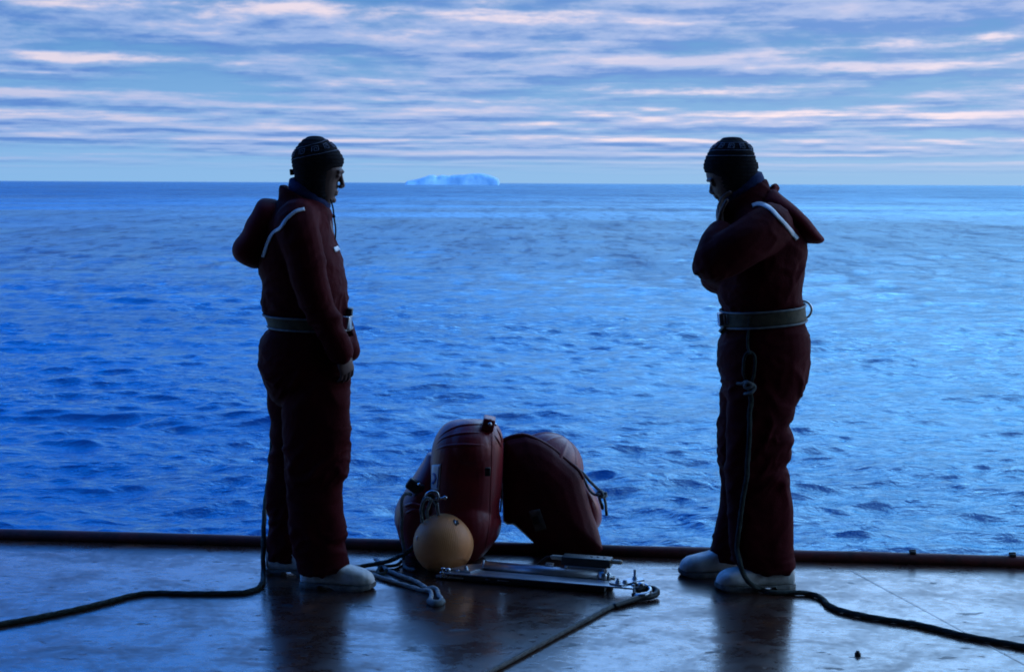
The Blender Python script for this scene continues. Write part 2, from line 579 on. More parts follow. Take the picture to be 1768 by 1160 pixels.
def build_sea():
    nr, nc = 1060, 640
    h = EYE.z - SEA_Z
    # rows even in viewing angle near by, then out to the horizon
    ang = np.concatenate([np.linspace(math.atan(h / 12.0), math.atan(h / 900.0), nr - 60),
                          np.arctan(h / np.geomspace(930.0, 60000.0, 60))])
    d = h / np.tan(ang)
    dr = np.gradient(d)
    th = np.linspace(-R(30), R(30), nc)
    X = d[:, None] * np.sin(th)[None, :]
    Y = d[:, None] * np.cos(th)[None, :]
    Z, DX, DY = np.zeros_like(X), np.zeros_like(X), np.zeros_like(X)
    dxt = d * (th[1] - th[0])
    nw = 270
    lam = np.exp(rng.uniform(math.log(0.24), math.log(8.0), nw))
    for L in lam:
        k = 2 * math.pi / L
        a = R(rng.normal(6, 29))
        kx, ky = k * math.sin(a), k * math.cos(a)
        slope = 0.0228 * ((L / 1.0) ** -0.72 if L > 1.0 else 1.0)
        A = slope / k
        lim = L / (2.2 * (dr * abs(math.cos(a)) + dxt * abs(math.sin(a)) + 1e-6))
        w = np.clip((lim - 0.7) / 0.8, 0, 1) * np.clip((260 - d) / 120, 0, 1)
        rows = np.nonzero(w > 0)[0]
        if len(rows) == 0:
            continue
        s = slice(0, rows[-1] + 1)
        ph = kx * X[s] + ky * Y[s] + rng.uniform(0, 6.283)
        Aw = (A * w[s])[:, None]
        Z[s] += Aw * np.cos(ph)
        sn = np.sin(ph) * Aw * 1.05                   # sharp crests, flat troughs
        DX[s] -= sn * (kx / k)
        DY[s] -= sn * (ky / k)
    # gustier and calmer patches
    patch = 0.90 + 0.14 * np.sin(X * 0.17 + Y * 0.06 + 1.0 + np.sin(Y * 0.21)) * np.sin(Y * 0.13 - X * 0.05) + 0.13 * np.sin(Y * 0.31 + X * 0.07 + 2 * np.sin(X * 0.13 + 0.7))
    Z = Z * patch + SEA_Z
    X, Y = X + DX * patch, Y + DY * patch
    co = np.stack([X, Y, Z], -1).reshape(-1, 3).astype(np.float32)
    i = np.arange((nr - 1) * (nc - 1))
    r_, c_ = i // (nc - 1), i % (nc - 1)
    a = r_ * nc + c_
    quads = np.stack([a, a + 1, a + nc + 1, a + nc], -1).astype(np.int32)
    me = bpy.data.meshes.new('sea')
    me.vertices.add(len(co))
    me.vertices.foreach_set('co', co.ravel())
    me.loops.add(quads.size)
    me.loops.foreach_set('vertex_index', quads.ravel())
    me.polygons.add(len(quads))
    me.polygons.foreach_set('loop_start', np.arange(0, quads.size, 4, dtype=np.int32))
    me.polygons.foreach_set('use_smooth', np.ones(len(quads), dtype=bool))
    me.update(calc_edges=True)
    me.materials.append(MAT['sea'])
    o = bpy.data.objects.new('sea', me)
    col.objects.link(o)
    tag(o, 'blue open sea with small ripples running to the horizon', kind='structure')
    return o


build_sea()


def build_iceberg():
    YB = 3000.0
    prof = [(700, 317.5), (702.6, 312.8), (718.5, 310), (731, 306.6), (741, 303), (750, 302.6), (753.5, 305), (762.6, 302.6), (770.5, 304),
            (778, 304), (782, 302.6), (799, 302.6), (816, 300.4), (830.5, 300.4), (843, 303), (855, 307), (861, 310.5), (862.5, 317)]
    us = np.array([p[0] for p in prof]); vs = np.array([p[1] for p in prof])
    nx, ny = 150, 36
    verts, faces = [], []
    for i in range(nx):
        u = 700 + 162.5 * i / (nx - 1)
        top = P(u, float(np.interp(u, us, vs)), YB)
        hgt = max(top.z - SEA_Z, 0.5)
        for j in range(ny):
            t = j / (ny - 1)                       # 0 front .. 1 back
            e = 1 - abs(2 * t - 1) ** 5
            y = YB - 45 + 90 * t
            q = Vector((top.x * y / YB, y, 0))
            nz = mnoise.fractal(Vector((q.x * 0.016 + 3.1, t * 2.2 + q.x * 0.006, 1.0)), 0.8, 2.3, 5)
            cliff = min(1.0, e * (1.5 + nz * 0.5)) if e > 0 else 0
            front = 1.0 if t > 0.3 else min(1.0, 0.70 + 1.0 * t + 0.10 * nz)
            z = SEA_Z - 1.0 + (hgt + 1.0) * max(0.0, cliff) * max(0.1, front) * (1 + 0.05 * nz * (1 if t > 0.2 else 2))
            verts.append((q.x + 2 * nz, y + 9 * mnoise.noise(Vector((q.x * 0.025, 3, t * 2))), z))
    for i in range(nx - 1):
        for j in range(ny - 1):
            a = i * ny + j
            faces.append((a, a + ny, a + ny + 1, a + 1))
    mb = MB().add(verts, faces)
    o = mb.build('iceberg', MAT['ice'])
    tag(o, 'low pale blue iceberg far off on the horizon', 'iceberg')


build_iceberg()

# deck: its outer edge runs slightly towards the camera on the right
EL, ER = G(0, 929), G(1768, 977)
edir = (ER - EL).normalized()
enor = Vector((-edir.y, edir.x, 0))            # outwards, over the sea
mid_e = (EL + ER) / 2


def deck_pt(s, t, z=0.0):
    q = mid_e + edir * s + enor * t
    return Vector((q.x, q.y, z))


mb = MB()
nx, ny = 60, 60
verts, faces = [], []
for i in range(nx + 1):
    for j in range(ny + 1):
        s, t = -7 + 14 * i / nx, 0.03 - 10 * j / ny
        verts.append(deck_pt(s, t, 0.0015 * mnoise.noise(Vector((s * 1.3, t * 1.3, 0)))))
for i in range(nx):
    for j in range(ny):
        a = i * (ny + 1) + j
        faces.append((a, a + 1, a + ny + 2, a + ny + 1))
mb.add(verts, faces)
tag(mb.build('deck', MAT['deck']), 'wet brown painted ship deck with worn patches', kind='structure')
deck_obj = bpy.data.objects['deck']
for pa, pb in ((G(1470, 985), G(1830, 1180)),):
    mb = MB()
    n_ = 60
    mb.tube([pa.lerp(pb, i / n_) + Vector((0.002 * mnoise.noise(Vector((i * .7, 1, 0))), 0, 0.0005)) for i in range(n_ + 1)],
            [0.005 + 0.002 * mnoise.noise(Vector((i * 1.3, 4, 0))) for i in range(n_ + 1)], 8, True, 0.16)
    mb.build('weld_seam', MAT['deck'], deck_obj)
mb = MB()
p_ = G(1481, 1131)
mb.lathe(p_, (0, 0, 1), [(0, -.002), (.011, -.002), (.011, .008), (.007, .012), (.006, .016), (0, .017)], 10)
tag(mb.build('deck_stud', MAT['black']), 'small dark stud on the wet deck at the lower right', 'stud')
mb = MB()
c = deck_pt(0, -4.97, -1.62)
rot = Matrix.Rotation(math.atan2(edir.y, edir.x), 3, 'Z')
mb.box(c, (14.0, 9.96, 3.2), rot)
tag(mb.build('hull', MAT['boxpaint'], smooth=False), 'dark painted hull side below the deck edge', kind='structure')

# half round bar welded along the deck edge
co_root = empty('edge_coaming', deck_pt(0, 0))
tag(co_root, 'dark red rounded steel bar along the deck edge', 'coaming')
mb = MB()
pts = [deck_pt(-7 + 14 * i / 140, 0.0, 0.019 + 0.0012 * mnoise.noise(Vector((i * 0.4, 0, 0)))) for i in range(141)]
mb.tube(pts, [0.026 + 0.0012 * mnoise.noise(Vector((i * 0.7, 9, 0))) for i in range(141)], 16)
mb.build('bar', MAT['coaming'], co_root)
for (u, v) in ((1571, 956), (1745, 964)):
    p = G(u, v + 10)
    q = mid_e + edir * (p - mid_e).dot(edir)
    m2 = MB()
    m2.box(Vector((q.x, q.y, 0.048)), (0.026, 0.03, 0.014), rot, 0.003)
    m2.tube([Vector((q.x - 0.012, q.y, 0.055)), Vector((q.x + 0.010, q.y, 0.056))], 0.005, 8)
    m2.build('lug', MAT['black'], co_root)

# unseen shelter added behind and above the camera to darken deck and men
ROOF_Y, ROOF_Z = 0.10, 3.1
house = empty('shade_shelter', (0, -3.5, 0))
tag(house, 'tan painted shelter added out of view to shade the working deck', 'shade_shelter')
for nm, c_, s_ in (('shade_back_wall', (0, -3.6, ROOF_Z / 2), (9.6, 0.12, ROOF_Z)),
                   ('shade_side_wall', (-4.4, 0.0, ROOF_Z / 2), (0.12, 7.0, ROOF_Z - 0.02)),
                   ('shade_side_wall', (4.4, 0.0, ROOF_Z / 2), (0.12, 7.0, ROOF_Z - 0.02)),
                   ('shade_roof', (0, ROOF_Y, ROOF_Z + 0.08), (9.8, 10.6, 0.12))):
    MB().box(c_, s_).build(nm, MAT['wall'], house, smooth=False)


# ------------------------------------------------------------------ people
def rows_rings(rows, Y, n=32, p=2.4):
    """rows: (v, u_left, u_right, half_depth[, y]) -> rings of a lofted body"""
    rings = []
    for r in rows:
        v, ul, ur, hy_ = r[:4]
        y = r[4] if len(r) > 4 else Y
        a, b = P(ul, v, y), P(ur, v, y)
        c_, ex = (a + b) / 2, (b - a) / 2
        ring = []
        for j in range(n):
            t = 2 * math.pi * j / n
            ct, st = math.cos(t), math.sin(t)
            ring.append(c_ + ex * (math.copysign(abs(ct) ** (2 / p), ct)) + Vector((0, hy_ * math.copysign(abs(st) ** (2 / p), st), 0)))
        rings.append(ring)
    return rings


def dense(rows, k=4):
    """monotone-ish interpolation of the rows so that lofts are smooth"""
    rows = [tuple(r) for r in rows]
    v = np.array([r[0] for r in rows], float)
    out = []
    m = len(rows[0])
    vals = [np.array([r[i] for r in rows], float) for i in range(m)]
    vv = np.unique(np.concatenate([np.linspace(v[i], v[i + 1], k + 1) for i in range(len(v) - 1)]))
    tang = []
    for a in vals:
        d = np.diff(a) / np.diff(v)
        t = np.zeros(len(v))
        t[1:-1] = np.where(d[:-1] * d[1:] > 0, 2 * d[:-1] * d[1:] / (d[:-1] + d[1:] + 1e-12), 0)
        t[0], t[-1] = d[0], d[-1]
        tang.append(t)
    for x in vv:
        i = min(max(np.searchsorted(v, x) - 1, 0), len(v) - 2)
        h = v[i + 1] - v[i]
        s = (x - v[i]) / h
        row = []
        for a, t in zip(vals, tang):
            row.append((2 * s**3 - 3 * s**2 + 1) * a[i] + (s**3 - 2 * s**2 + s) * h * t[i] + (-2 * s**3 + 3 * s**2) * a[i + 1] + (s**3 - s**2) * h * t[i + 1])
        out.append(tuple(float(q) for q in row))
    return out


def tilt_ring(back, front, half, Y, n=32, p=2.2):
    a, b = P(*back, Y), P(*front, Y)
    c_, ex = (a + b) / 2, (b - a) / 2
    out = []
    for j in range(n):
        t = 2 * math.pi * j / n
        ct, st = math.cos(t), math.sin(t)
        out.append(c_ + ex * math.copysign(abs(ct) ** (2 / p), ct) + Vector((0, half * math.copysign(abs(st) ** (2 / p), st), 0)))
    return out


def cast(bvh, u, v, off=0.003, fallback=5.6):
    d = ray(u, v)
    loc, nor, idx, dist = bvh.ray_cast(EYE, d)
    if loc is None:
        return P(u, v, fallback), -d
    if nor.dot(d) > 0:
        nor = -nor
    return loc + nor * off, nor


def ribbon(mb, bvh, path, width, off=0.003, thick=0.0015, sub=6, fallback=5.6):
    """a thin strip of material laid on a surface along a path"""
    pp = spline([Vector((u, v, 0)) for u, v in path], 2.0)
    top, bot = [], []
    for i, p in enumerate(pp):
        d = (pp[min(i + 1, len(pp) - 1)] - pp[max(i - 1, 0)])
        nrm = Vector((-d.y, d.x, 0)).normalized() * (width / 2)
        row_t, row_b = [], []
        for k in (-1, -0.33, 0.33, 1):
            q, n_ = cast(bvh, p.x + nrm.x * k, p.y + nrm.y * k, off, fallback)
            row_t.append(q)
            row_b.append(q - n_ * thick * 2)
        top.append(row_t)
        bot.append(row_b)
    rings = [t + b[::-1] for t, b in zip(top, bot)]
    mb.loft(rings)
    return mb


def decal(mb, bvh, quad, n=8, m=8, off=0.003, fallback=6.0):
    """a thin patch laid on a surface; quad = four corner pixels in order"""
    (a, b, c_, d) = [Vector((q[0], q[1], 0)) for q in quad]
    top, bot = [], []
    for i in range(n + 1):
        for j in range(m + 1):
            s, t = i / n, j / m
            p = (a * (1 - s) + b * s) * (1 - t) + (d * (1 - s) + c_ * s) * t
            q, nr_ = cast(bvh, p.x, p.y, off, fallback)
            top.append(q)
            bot.append(q - nr_ * 0.002)
    f = []
    N = len(top)
    for i in range(n):
        for j in range(m):
            k = i * (m + 1) + j
            f.append((k, k + 1, k + m + 2, k + m + 1))
            f.append((N + k, N + k + m + 1, N + k + m + 2, N + k + 1))
    edge = [(i * (m + 1)) for i in range(n + 1)] + [n * (m + 1) + j for j in range(1, m + 1)] + \
           [i * (m + 1) + m for i in range(n - 1, -1, -1)] + [j for j in range(m - 1, 0, -1)]
    for x, y in zip(edge, edge[1:] + edge[:1]):
        f.append((x, y, N + y, N + x))
    mb.add(top + bot, f)
    return mb


def make_fold(hems, amp=0.011):
    """cloth creases: slanting ridges of mixed size that gather near the given heights (metres)"""
    def fold(p):
        wv = Vector((mnoise.noise(p * 4.0), mnoise.noise(p * 4.0 + Vector((7, 1, 3))), mnoise.noise(p * 4.0 + Vector((2, 9, 5))))) * 0.10
        q = p + wv
        a = mnoise.noise(Vector((q.x * 6 + q.z * 5, q.y * 6, q.z * 10 - q.x * 5)))
        b = mnoise.noise(Vector((q.x * 13 - q.z * 12, q.y * 11 + 3, q.z * 17)))
        c = mnoise.noise(Vector((q.x * 24 + q.z * 20, q.y * 24, q.z * 22 + 8)))
        w = 0.45
        for z, s in hems:
            w += 0.8 * math.exp(-((p.z - z) / s) ** 2)
        ra, rb = 1 - min(1, abs(a) * 3.0), 1 - min(1, abs(b) * 3.0)
        return amp * min(w, 1.3) * (0.75 * ra + 0.40 * rb + 0.15 * c - 0.45)
    return fold


def finger(mb, base, d, bend, lens, r):
    p = Vector(base)
    d = Vector(d).normalized()
    pts, rad = [p - d * 0.012, p.copy()], [r * 1.05, r * 1.05]
    for i, l in enumerate(lens):
        d = (d + Vector(bend) * (0.55 if i else 0.35)).normalized()
        p = p + d * l
        pts.append(p.copy())
        rad.append(r * (0.97 - 0.07 * i))
    mb.tube(pts, rad, 10)


def hand(mb, wrist, along, palm_n, thumb_side, curl=1.0, s=1.0):
    """palm with four unequal bent fingers and a thumb leaving the side of the palm near its base;
    palm_n points out of the palm, thumb_side across the palm towards the thumb"""
    w, al = Vector(wrist), Vector(along).normalized()
    th = Vector(thumb_side)
    th = (th - al * th.dot(al)).normalized()
    pn = Vector(palm_n)
    pn = (pn - al * pn.dot(al) - th * pn.dot(th)).normalized()
    rings = []
    for t, wd, tk in ((-0.012, 0.026, 0.018), (0.0, 0.028, 0.018), (0.02, 0.034, 0.017), (0.05, 0.042, 0.015), (0.08, 0.042, 0.013), (0.092, 0.038, 0.011)):
        c_ = w + al * (t * s)
        rings.append([c_ + th * (wd * s * math.cos(a)) + pn * (tk * s * math.sin(a)) for a in [2 * math.pi * j / 16 for j in range(16)]])
    mb.loft(rings)
    for k, (off, ls) in enumerate(((0.031, (0.040, 0.025, 0.020)), (0.0105, (0.044, 0.028, 0.021)), (-0.0105, (0.041, 0.026, 0.020)), (-0.031, (0.032, 0.020, 0.018)))):
        b = w + al * ((0.088 - 0.004 * abs(k - 1)) * s) + th * (off * s)
        finger(mb, b, al + th * (off * 1.6), pn * curl, [x * s for x in ls], (0.0082 - 0.0006 * (k == 3)) * s)
    tb = w + al * (0.022 * s) + th * (0.030 * s)
    finger(mb, tb, al * 0.7 + th * 0.8 + pn * 0.25, (pn * 0.45 + al * 0.35) * curl, [0.034 * s, 0.030 * s, 0.024 * s], 0.0095 * s)


def head_mb(mb, prof, Y, face):
    """prof: silhouette rows of skull, face and neck (v, back, front, half); face = +1 looks to +X"""
    mb.loft(rows_rings(dense(prof, 3), Y, 28, 2.2))


def hat_surface(rows, Y):
    rr = dense(rows, 6)
    v = np.array([r[0] for r in rr])
    def f(theta, vv, off=0.0):
        r = [float(np.interp(vv, v, np.array([q[i] for q in rr]))) for i in range(4)]
        a, b = P(r[1], vv, Y), P(r[2], vv, Y)
        c_, ex = (a + b) / 2, (b - a) / 2
        p = 2.2
        ct, st = math.cos(theta), math.sin(theta)
        k = 1 + off / max(ex.length, 0.01)
        return c_ + (ex * math.copysign(abs(ct) ** (2 / p), ct) + Vector((0, r[3] * math.copysign(abs(st) ** (2 / p), st), 0))) * k
    return f


def waist_belt(parent, torso_bvh, back, front, Y, half, right):
    """band round the waist with a grey edge at each side; right = +1 faces +X"""
    a, b = P(*back, Y), P(*front, Y)
    c_ = (a + b) / 2
    slope = (b.z - a.z) / (b.x - a.x)
    def loop(h, off):
        out = []
        for j in range(64):
            t = 2 * math.pi * j / 64
            d = Vector((math.cos(t), math.sin(t), 0))
            z = c_.z + slope * d.x * abs(b.x - a.x) / 2 + h
            o_ = Vector((c_.x, c_.y, z))
            loc, n_, i_, ds = torso_bvh.ray_cast(o_ + d * 0.7, -d)
            out.append((loc if loc else o_ + d * 0.15) + d * off)
        return out
    m1 = MB()
    hs = [-half, -half * 0.5, 0, half * 0.5, half]
    outer = [loop(h, 0.013) for h in hs]
    inner = [loop(h, 0.001) for h in hs][::-1]
    m1.loft(outer + inner, False, True)
    bl = m1.build('belt', MAT['belt'], parent)
    for h in (-half - 0.001, half + 0.001):
        m2 = MB()
        lp = loop(h, 0.0135)
        m2.tube(lp, 0.0042, 8, False, 1.0, True)
        m2.build('belt_edge', MAT['edge_web'], bl)
    return bl


def boot(parent, heel, toe, width=0.105, shaft=0.14, lean=0.0):
    heel, toe = Vector(heel), Vector(toe)
    heel.z = toe.z = 0
    ax = (toe - heel)
    L = ax.length
    ax.normalize()
    sd_ = Vector((-ax.y, ax.x, 0))
    prof = [(0.0, .015, .070), (.03, .026, .10), (.10, .035, .125), (.25, .038, .135), (.38, .040, .130), (.50, .045, .110), (.62, .050, .094),
            (.75, .053, .086), (.86, .049, .078), (.94, .038, .064), (.98, .024, .048), (1.0, .010, .034)]
    k = width / 0.105
    m1 = MB()
    rings = []
    for t, w_, h_ in prof:
        c_ = heel + ax * (t * L)
        zb = 0.013
        ring = []
        for j in range(20):
            a = 2 * math.pi * j / 20
            s_, cc = math.sin(a), math.cos(a)
            zz = zb + (h_ - zb) * (0.5 + 0.5 * math.copysign(abs(s_) ** 0.75, s_))
            ring.append(c_ + sd_ * (w_ * k * math.copysign(abs(cc) ** 0.8, cc)) + Vector((0, 0, zz)))
        rings.append(ring)
    m1.loft(rings)
    sh = heel + ax * (0.22 * L)
    m1.tube([sh + Vector((0, 0, 0.06)), sh + Vector((0, 0, shaft))], [0.040, 0.036], 18)
    b = m1.build('boot', MAT['boot'], parent, remesh=0.0045, iters=5,
                 fold=lambda p: 0.0022 * mnoise.noise(Vector((p.x * 16, p.y * 16, p.z * 30))) * (1 if p.z > 0.05 else 0.2))
    m2 = MB()
    rings = []
    for i in range(41):
        t = i / 40
        w_ = np.interp(t, [q[0] for q in prof], [q[1] for q in prof]) * k + 0.0035
        if t > 0.97 or t < 0.02:
            w_ *= 0.8
        zb = 0.0 if t < 0.26 else (0.014 if t < 0.40 else max(0.0, 0.014 - (t - 0.40) * 0.14))
        if t > 0.8:
            zb = 0.012 * ((t - 0.8) / 0.2) ** 1.6
        zt = 0.019 + (0.012 * ((t - 0.8) / 0.2) ** 1.6 if t > 0.8 else 0)
        c_ = heel + ax * (t * (L + 0.006) - 0.003)
        rings.append([c_ + sd_ * w_ + Vector((0, 0, zb)), c_ + sd_ * (w_ + 0.002) + Vector((0, 0, (zb + zt) / 2)), c_ + sd_ * w_ + Vector((0, 0, zt)),
                      c_ - sd_ * w_ + Vector((0, 0, zt)), c_ - sd_ * (w_ + 0.002) + Vector((0, 0, (zb + zt) / 2)), c_ - sd_ * w_ + Vector((0, 0, zb))])
    m2.loft(rings)
    m2.build('sole', MAT['sole'], b, smooth=False)
    return b


def greek_key(mb, f, th0, v0, dv_dth, size_th, size_v, off=0.002, r=0.0014):
    """one square spiral of pale yarn on the hat"""
    path = [(-1, 1), (-1, -1), (1, -1), (1, 1), (-0.35, 1), (-0.35, -0.3), (0.4, -0.3), (0.4, 0.4)]
    pts = []
    for (a, b), (c_, d) in zip(path, path[1:]):
        for k in range(4):
            s = k / 4
            x, y = a + (c_ - a) * s, b + (d - b) * s
            th = th0 + x * size_th
            pts.append(f(th, v0 + y * size_v + dv_dth(th), off))
    mb.tube(pts, r, 6)


# ---------- left man
def person_left():
    YC = 5.85
    base = G(545, 1010)
    root = empty('person', (base.x, YC + YOFF, 0))
    tag(root, 'man in dark red coverall and knit hat facing right, arms low, hood hanging behind', 'person', 'men in red coveralls standing on deck')
    torso = dense([(343, 484, 556, .085), (355, 474, 566, .13), (368, 466, 572, .175), (385, 460, 572, .205), (417, 454, 579, .215), (440, 449, 588, .215),
                   (465, 449, 593.5, .21), (488, 455, 598, .205), (525, 454, 600, .20), (550, 467, 601, .182), (562, 470, 601, .178), (573, 457, 604, .185),
                   (600, 449, 605, .198), (622, 447, 604, .20), (645, 452, 603, .195), (672, 463, 603, .17), (700, 480, 590, .10)])
    near = dense([(610, 490, 603, .09, 5.77), (650, 492, 604, .10, 5.76), (700, 488, 603.5, .10, 5.75), (740, 488, 606, .098, 5.745), (790, 490, 603, .092, 5.74), (820, 492, 600.7, .09, 5.735),
                  (839, 494, 592.5, .088, 5.735), (886, 499, 591, .085, 5.73), (903, 500, 596.5, .088, 5.73), (922, 500, 599, .09, 5.73), (938, 503, 595, .088, 5.73), (960, 508, 599, .088, 5.73), (976, 512, 603, .09, 5.73), (986, 516, 598, .088, 5.73)])
    far = dense([(610, 460, 590, .09, 5.93), (650, 453, 580, .10, 5.94), (672, 464, 570, .10, 5.94), (700, 462.7, 562, .098, 5.95), (724, 468, 556, .095, 5.95), (745, 467, 552, .093, 5.95), (770, 469.7, 550, .09, 5.955), (784, 465.5, 548, .09, 5.955),
                 (817, 465.5, 546, .088, 5.96), (839, 460, 543, .087, 5.96), (878, 461, 540, .085, 5.96), (905, 467, 538, .084, 5.96), (919, 461, 537, .087, 5.96), (950, 460.5, 534, .087, 5.96), (964, 461, 530, .086, 5.96)])
    tb = MB()
    tb.loft(rows_rings(torso, YC))
    tbvh = tb.bvh()
    m = MB()
    m.loft(rows_rings(torso, YC))
    m.loft(rows_rings(near, 5.75))
    m.loft(rows_rings(far, 5.95))
    # arms
    sh, elb, wr = P(512, 388, 5.665), P(542, 512, 5.60), P(588, 605, 5.655)
    m.tube(spline([P(520, 385, 5.76), sh, P(528, 450, 5.61), elb, P(566, 560, 5.615), wr], 0.02),
           None or [0.095 - 0.040 * min(1, i / 26) for i in range(len(spline([P(520, 385, 5.76), sh, P(528, 450, 5.61), elb, P(566, 560, 5.615), wr], 0.02)))], 16)
    fa = spline([P(520, 385, 5.96), P(512, 388, 6.05), P(535, 450, 6.10), P(560, 515, 6.09), P(590, 570, 5.98), P(600, 604, 5.90)], 0.02)
    m.tube(fa, [0.095 - 0.042 * min(1, i / 26) for i in range(len(fa))], 16)
    # stand-up collar
    n = 32
    m.loft([tilt_ring((483, 362), (562, 392), .14, YC), tilt_ring((481, 345), (571, 381), .115, YC), tilt_ring((482, 330), (575, 374), .10, YC), tilt_ring((484, 318), (572, 364), .092, YC),
            tilt_ring((492, 319), (564, 361), .080, YC), tilt_ring((495, 335), (560, 372), .078, YC)])
    fold = make_fold([(P(0, 905, YC).z, .07), (P(0, 790, YC).z, .09), (P(0, 535, YC).z, .06), (P(0, 655, YC).z, .07), (P(0, 970, YC).z, .04)])
    suit = m.build('coverall', MAT['suit'], root, remesh=0.007, iters=4, fold=fold)
    sbvh = mesh_bvh(suit)
    # hood hanging on the back
    hood_rows = dense([(343.5, 456, 474, .05), (348, 449, 484, .10), (360, 441, 493, .15), (386, 427, 492, .175), (410, 414, 484, .18), (433, 403.5, 474, .17), (445, 407, 466, .15), (455, 420, 460, .12), (461, 438, 454, .07)])
    hm = MB()
    hm.loft(rows_rings(hood_rows, YC, 32, 2.3))
    hood = hm.build('hood', MAT['hood'], root, remesh=0.008, iters=6, fold=lambda p: 0.009 * mnoise.noise(Vector((p.x * 12 + p.z * 10, p.y * 4, p.z * 7))))
    both = MB()
    for o in (suit, hood):
        off = parent_world(o)
        both.add([v.co + off for v in o.data.vertices], [tuple(p.vertices) for p in o.data.polygons])
    bb = both.bvh()
    st = MB()
    ribbon(st, bb, [(525.6, 361.6), (511, 365.6), (495, 379), (485, 393.6), (473, 401.5), (464, 417), (455, 444)], 5.2, 0.004)
    st.build('reflective_stripe', MAT['tape'], root)
    st = MB()
    ribbon(st, bb, [(576, 432), (581, 430), (584, 428)], 8, 0.004)
    st.build('chest_stripe', MAT['tape'], root)
    # hat with ear flaps
    hat_rows = [(235.3, 540, 548, .015), (236.5, 531, 556, .035), (240, 525, 563, .052), (250.7, 514.5, 577, .074), (258, 509.5, 583.5, .082), (265, 506, 588.5, .087), (276.5, 503.6, 594, .090), (286, 504.5, 592, .090), (293, 506, 584, .089),
                (303, 508, 578, .086), (318, 513, 574.5, .080), (330, 520, 572.5, .074), (340, 528, 571, .068), (345, 536, 568, .055)]
    ht = MB()
    ht.loft(rows_rings(dense(hat_rows, 3), YC, 36, 2.2))
    hat = ht.build('knit_hat', MAT['knit'], root, remesh=0.0045, iters=3, fold=lambda p: 0.0012 * math.sin(p.z * 420))
    f = hat_surface(hat_rows, YC)
    tilt = lambda th: -9.0 * math.cos(th)
    for k in range(11):
        km = MB()
        greek_key(km, f, 2 * math.pi * (k + 0.35) / 11, 258, tilt, 0.13, 4.0)
        km.build('motif', MAT['motif'], hat)
    for v0 in (250, 268):
        km = MB()
        km.tube([f(2 * math.pi * j / 60, v0 + tilt(2 * math.pi * j / 60), 0.0012) for j in range(60)], 0.0012, 6, False, 1, True)
        km.build('yarn_line', MAT['motif'], hat)
    tm = MB()
    tm.box(P(503.5, 297.5, YC), (0.012, 0.03, 0.024), Matrix.Rotation(-0.1, 3, 'Y'), 0.003)
    tm.build('hat_tab', MAT['knit'], hat)
    cm = MB()
    cm.tube(spline([P(571, 345, YC - .05), P(575, 360, YC - .05), P(577, 378, YC - .05), P(579.5, 395, YC - .04), P(579, 412, YC - .04)], 0.006), 0.0032, 8)
    cm.ellipsoid(P(576.5, 374, YC - .05), .006, .006, .008, 10, 6)
    cm.build('hat_cord', MAT['knit'], hat)
    gm = MB()
    gm.loft([tilt_ring((499, 330), (566, 366), .078, YC), tilt_ring((498, 318), (571, 358), .082, YC), tilt_ring((500, 309), (570, 349), .078, YC), tilt_ring((508, 306), (562, 342), .068, YC), tilt_ring((512, 318), (558, 352), .06, YC)])
    gm.build('neck_gaiter', MAT['scarf'], root, remesh=0.005, iters=3, fold=lambda p: 0.003 * mnoise.noise(Vector((p.x * 10, p.y * 10, p.z * 55))))
    # belt with buckle and clip
    bl = waist_belt(root, tbvh, (468, 551), (602, 557), YC, 0.023, 1)
    bm_ = MB()
    bm_.box(P(601, 557, YC - .05), (0.022, 0.07, 0.055), None, 0.005)
    bm_.build('buckle', MAT['steel'], bl)
    bm_ = MB()
    bm_.box(P(596, 557, YC - .12), (0.03, 0.012, 0.050), Matrix.Rotation(0.15, 3, 'Y'), 0.004)
    bm_.build('belt_clip', MAT['steel'], bl)
    bm_ = MB()
    bm_.box(P(604, 538, YC - .04), (0.022, 0.05, 0.030), Matrix.Rotation(0.1, 3, 'Y'), 0.005)
    bm_.build('pouch', MAT['black'], bl)
    bm_ = MB()
    bm_.box(P(606, 575, YC - .03), (0.028, 0.08, 0.020), Matrix.Rotation(-0.25, 3, 'Y'), 0.004)
    bm_.build('flap', MAT['suit'], bl)
    # body: head, neck, trunk, arms, legs and hands in one surface
    b = MB()
    head_mb(b, [(243, 530, 560, .03), (250, 517, 574, .06), (262, 511, 582, .073), (276, 508, 588, .077), (288, 509, 589.5, .077), (295, 510, 592, .076), (300, 511, 590.5, .074), (306, 513, 587.5, .071), (316, 516, 583.5, .067),
                (326, 520, 582.5, .062), (334, 524, 581, .057), (341, 530, 578, .050), (348, 535, 576, .043), (354, 532, 568, .045), (372, 522, 560, .058), (392, 500, 555, .09)], YC, 1)
    # brow, nose, lips, chin, eyes, ears
    b.tube([P(585, 296.5, YC - .042), P(590.5, 295.5, YC - .02), P(592, 297, YC), P(590.5, 295.5, YC + .02), P(585, 296.5, YC + .042)], [.007, .0075, .0065, .0075, .007], 10)
    b.tube([P(587.5, 299, YC), P(588.5, 306, YC), P(590, 313, YC), P(592, 320.5, YC)], [.008, .009, .0095, .0095], 12)
    b.ellipsoid(P(588.5, 322.5, YC), .012, .017, .008)
    b.ellipsoid(P(581.3, 331.2, YC), .008, .021, .0055)
    b.ellipsoid(P(580.3, 336.0, YC), .008, .019, .0055)
    b.ellipsoid(P(575.5, 345.5, YC), .012, .018, .013)
    for sy in (-1, 1):
        b.ellipsoid(P(583.0, 303.5, YC + sy * .032), .011, .012, .010)
        b.ellipsoid(P(543, 308, YC + sy * .070), .018, .009, .028)
    b.tube([P(528, 395, YC), P(525, 470, YC), P(530, 545, YC), P(530, 610, YC)], [.11, .14, .12, .13], 16)
    b.tube([P(545, 610, 5.77), P(550, 780, 5.74), P(548, 965, 5.73)], [.075, .055, .04], 12)
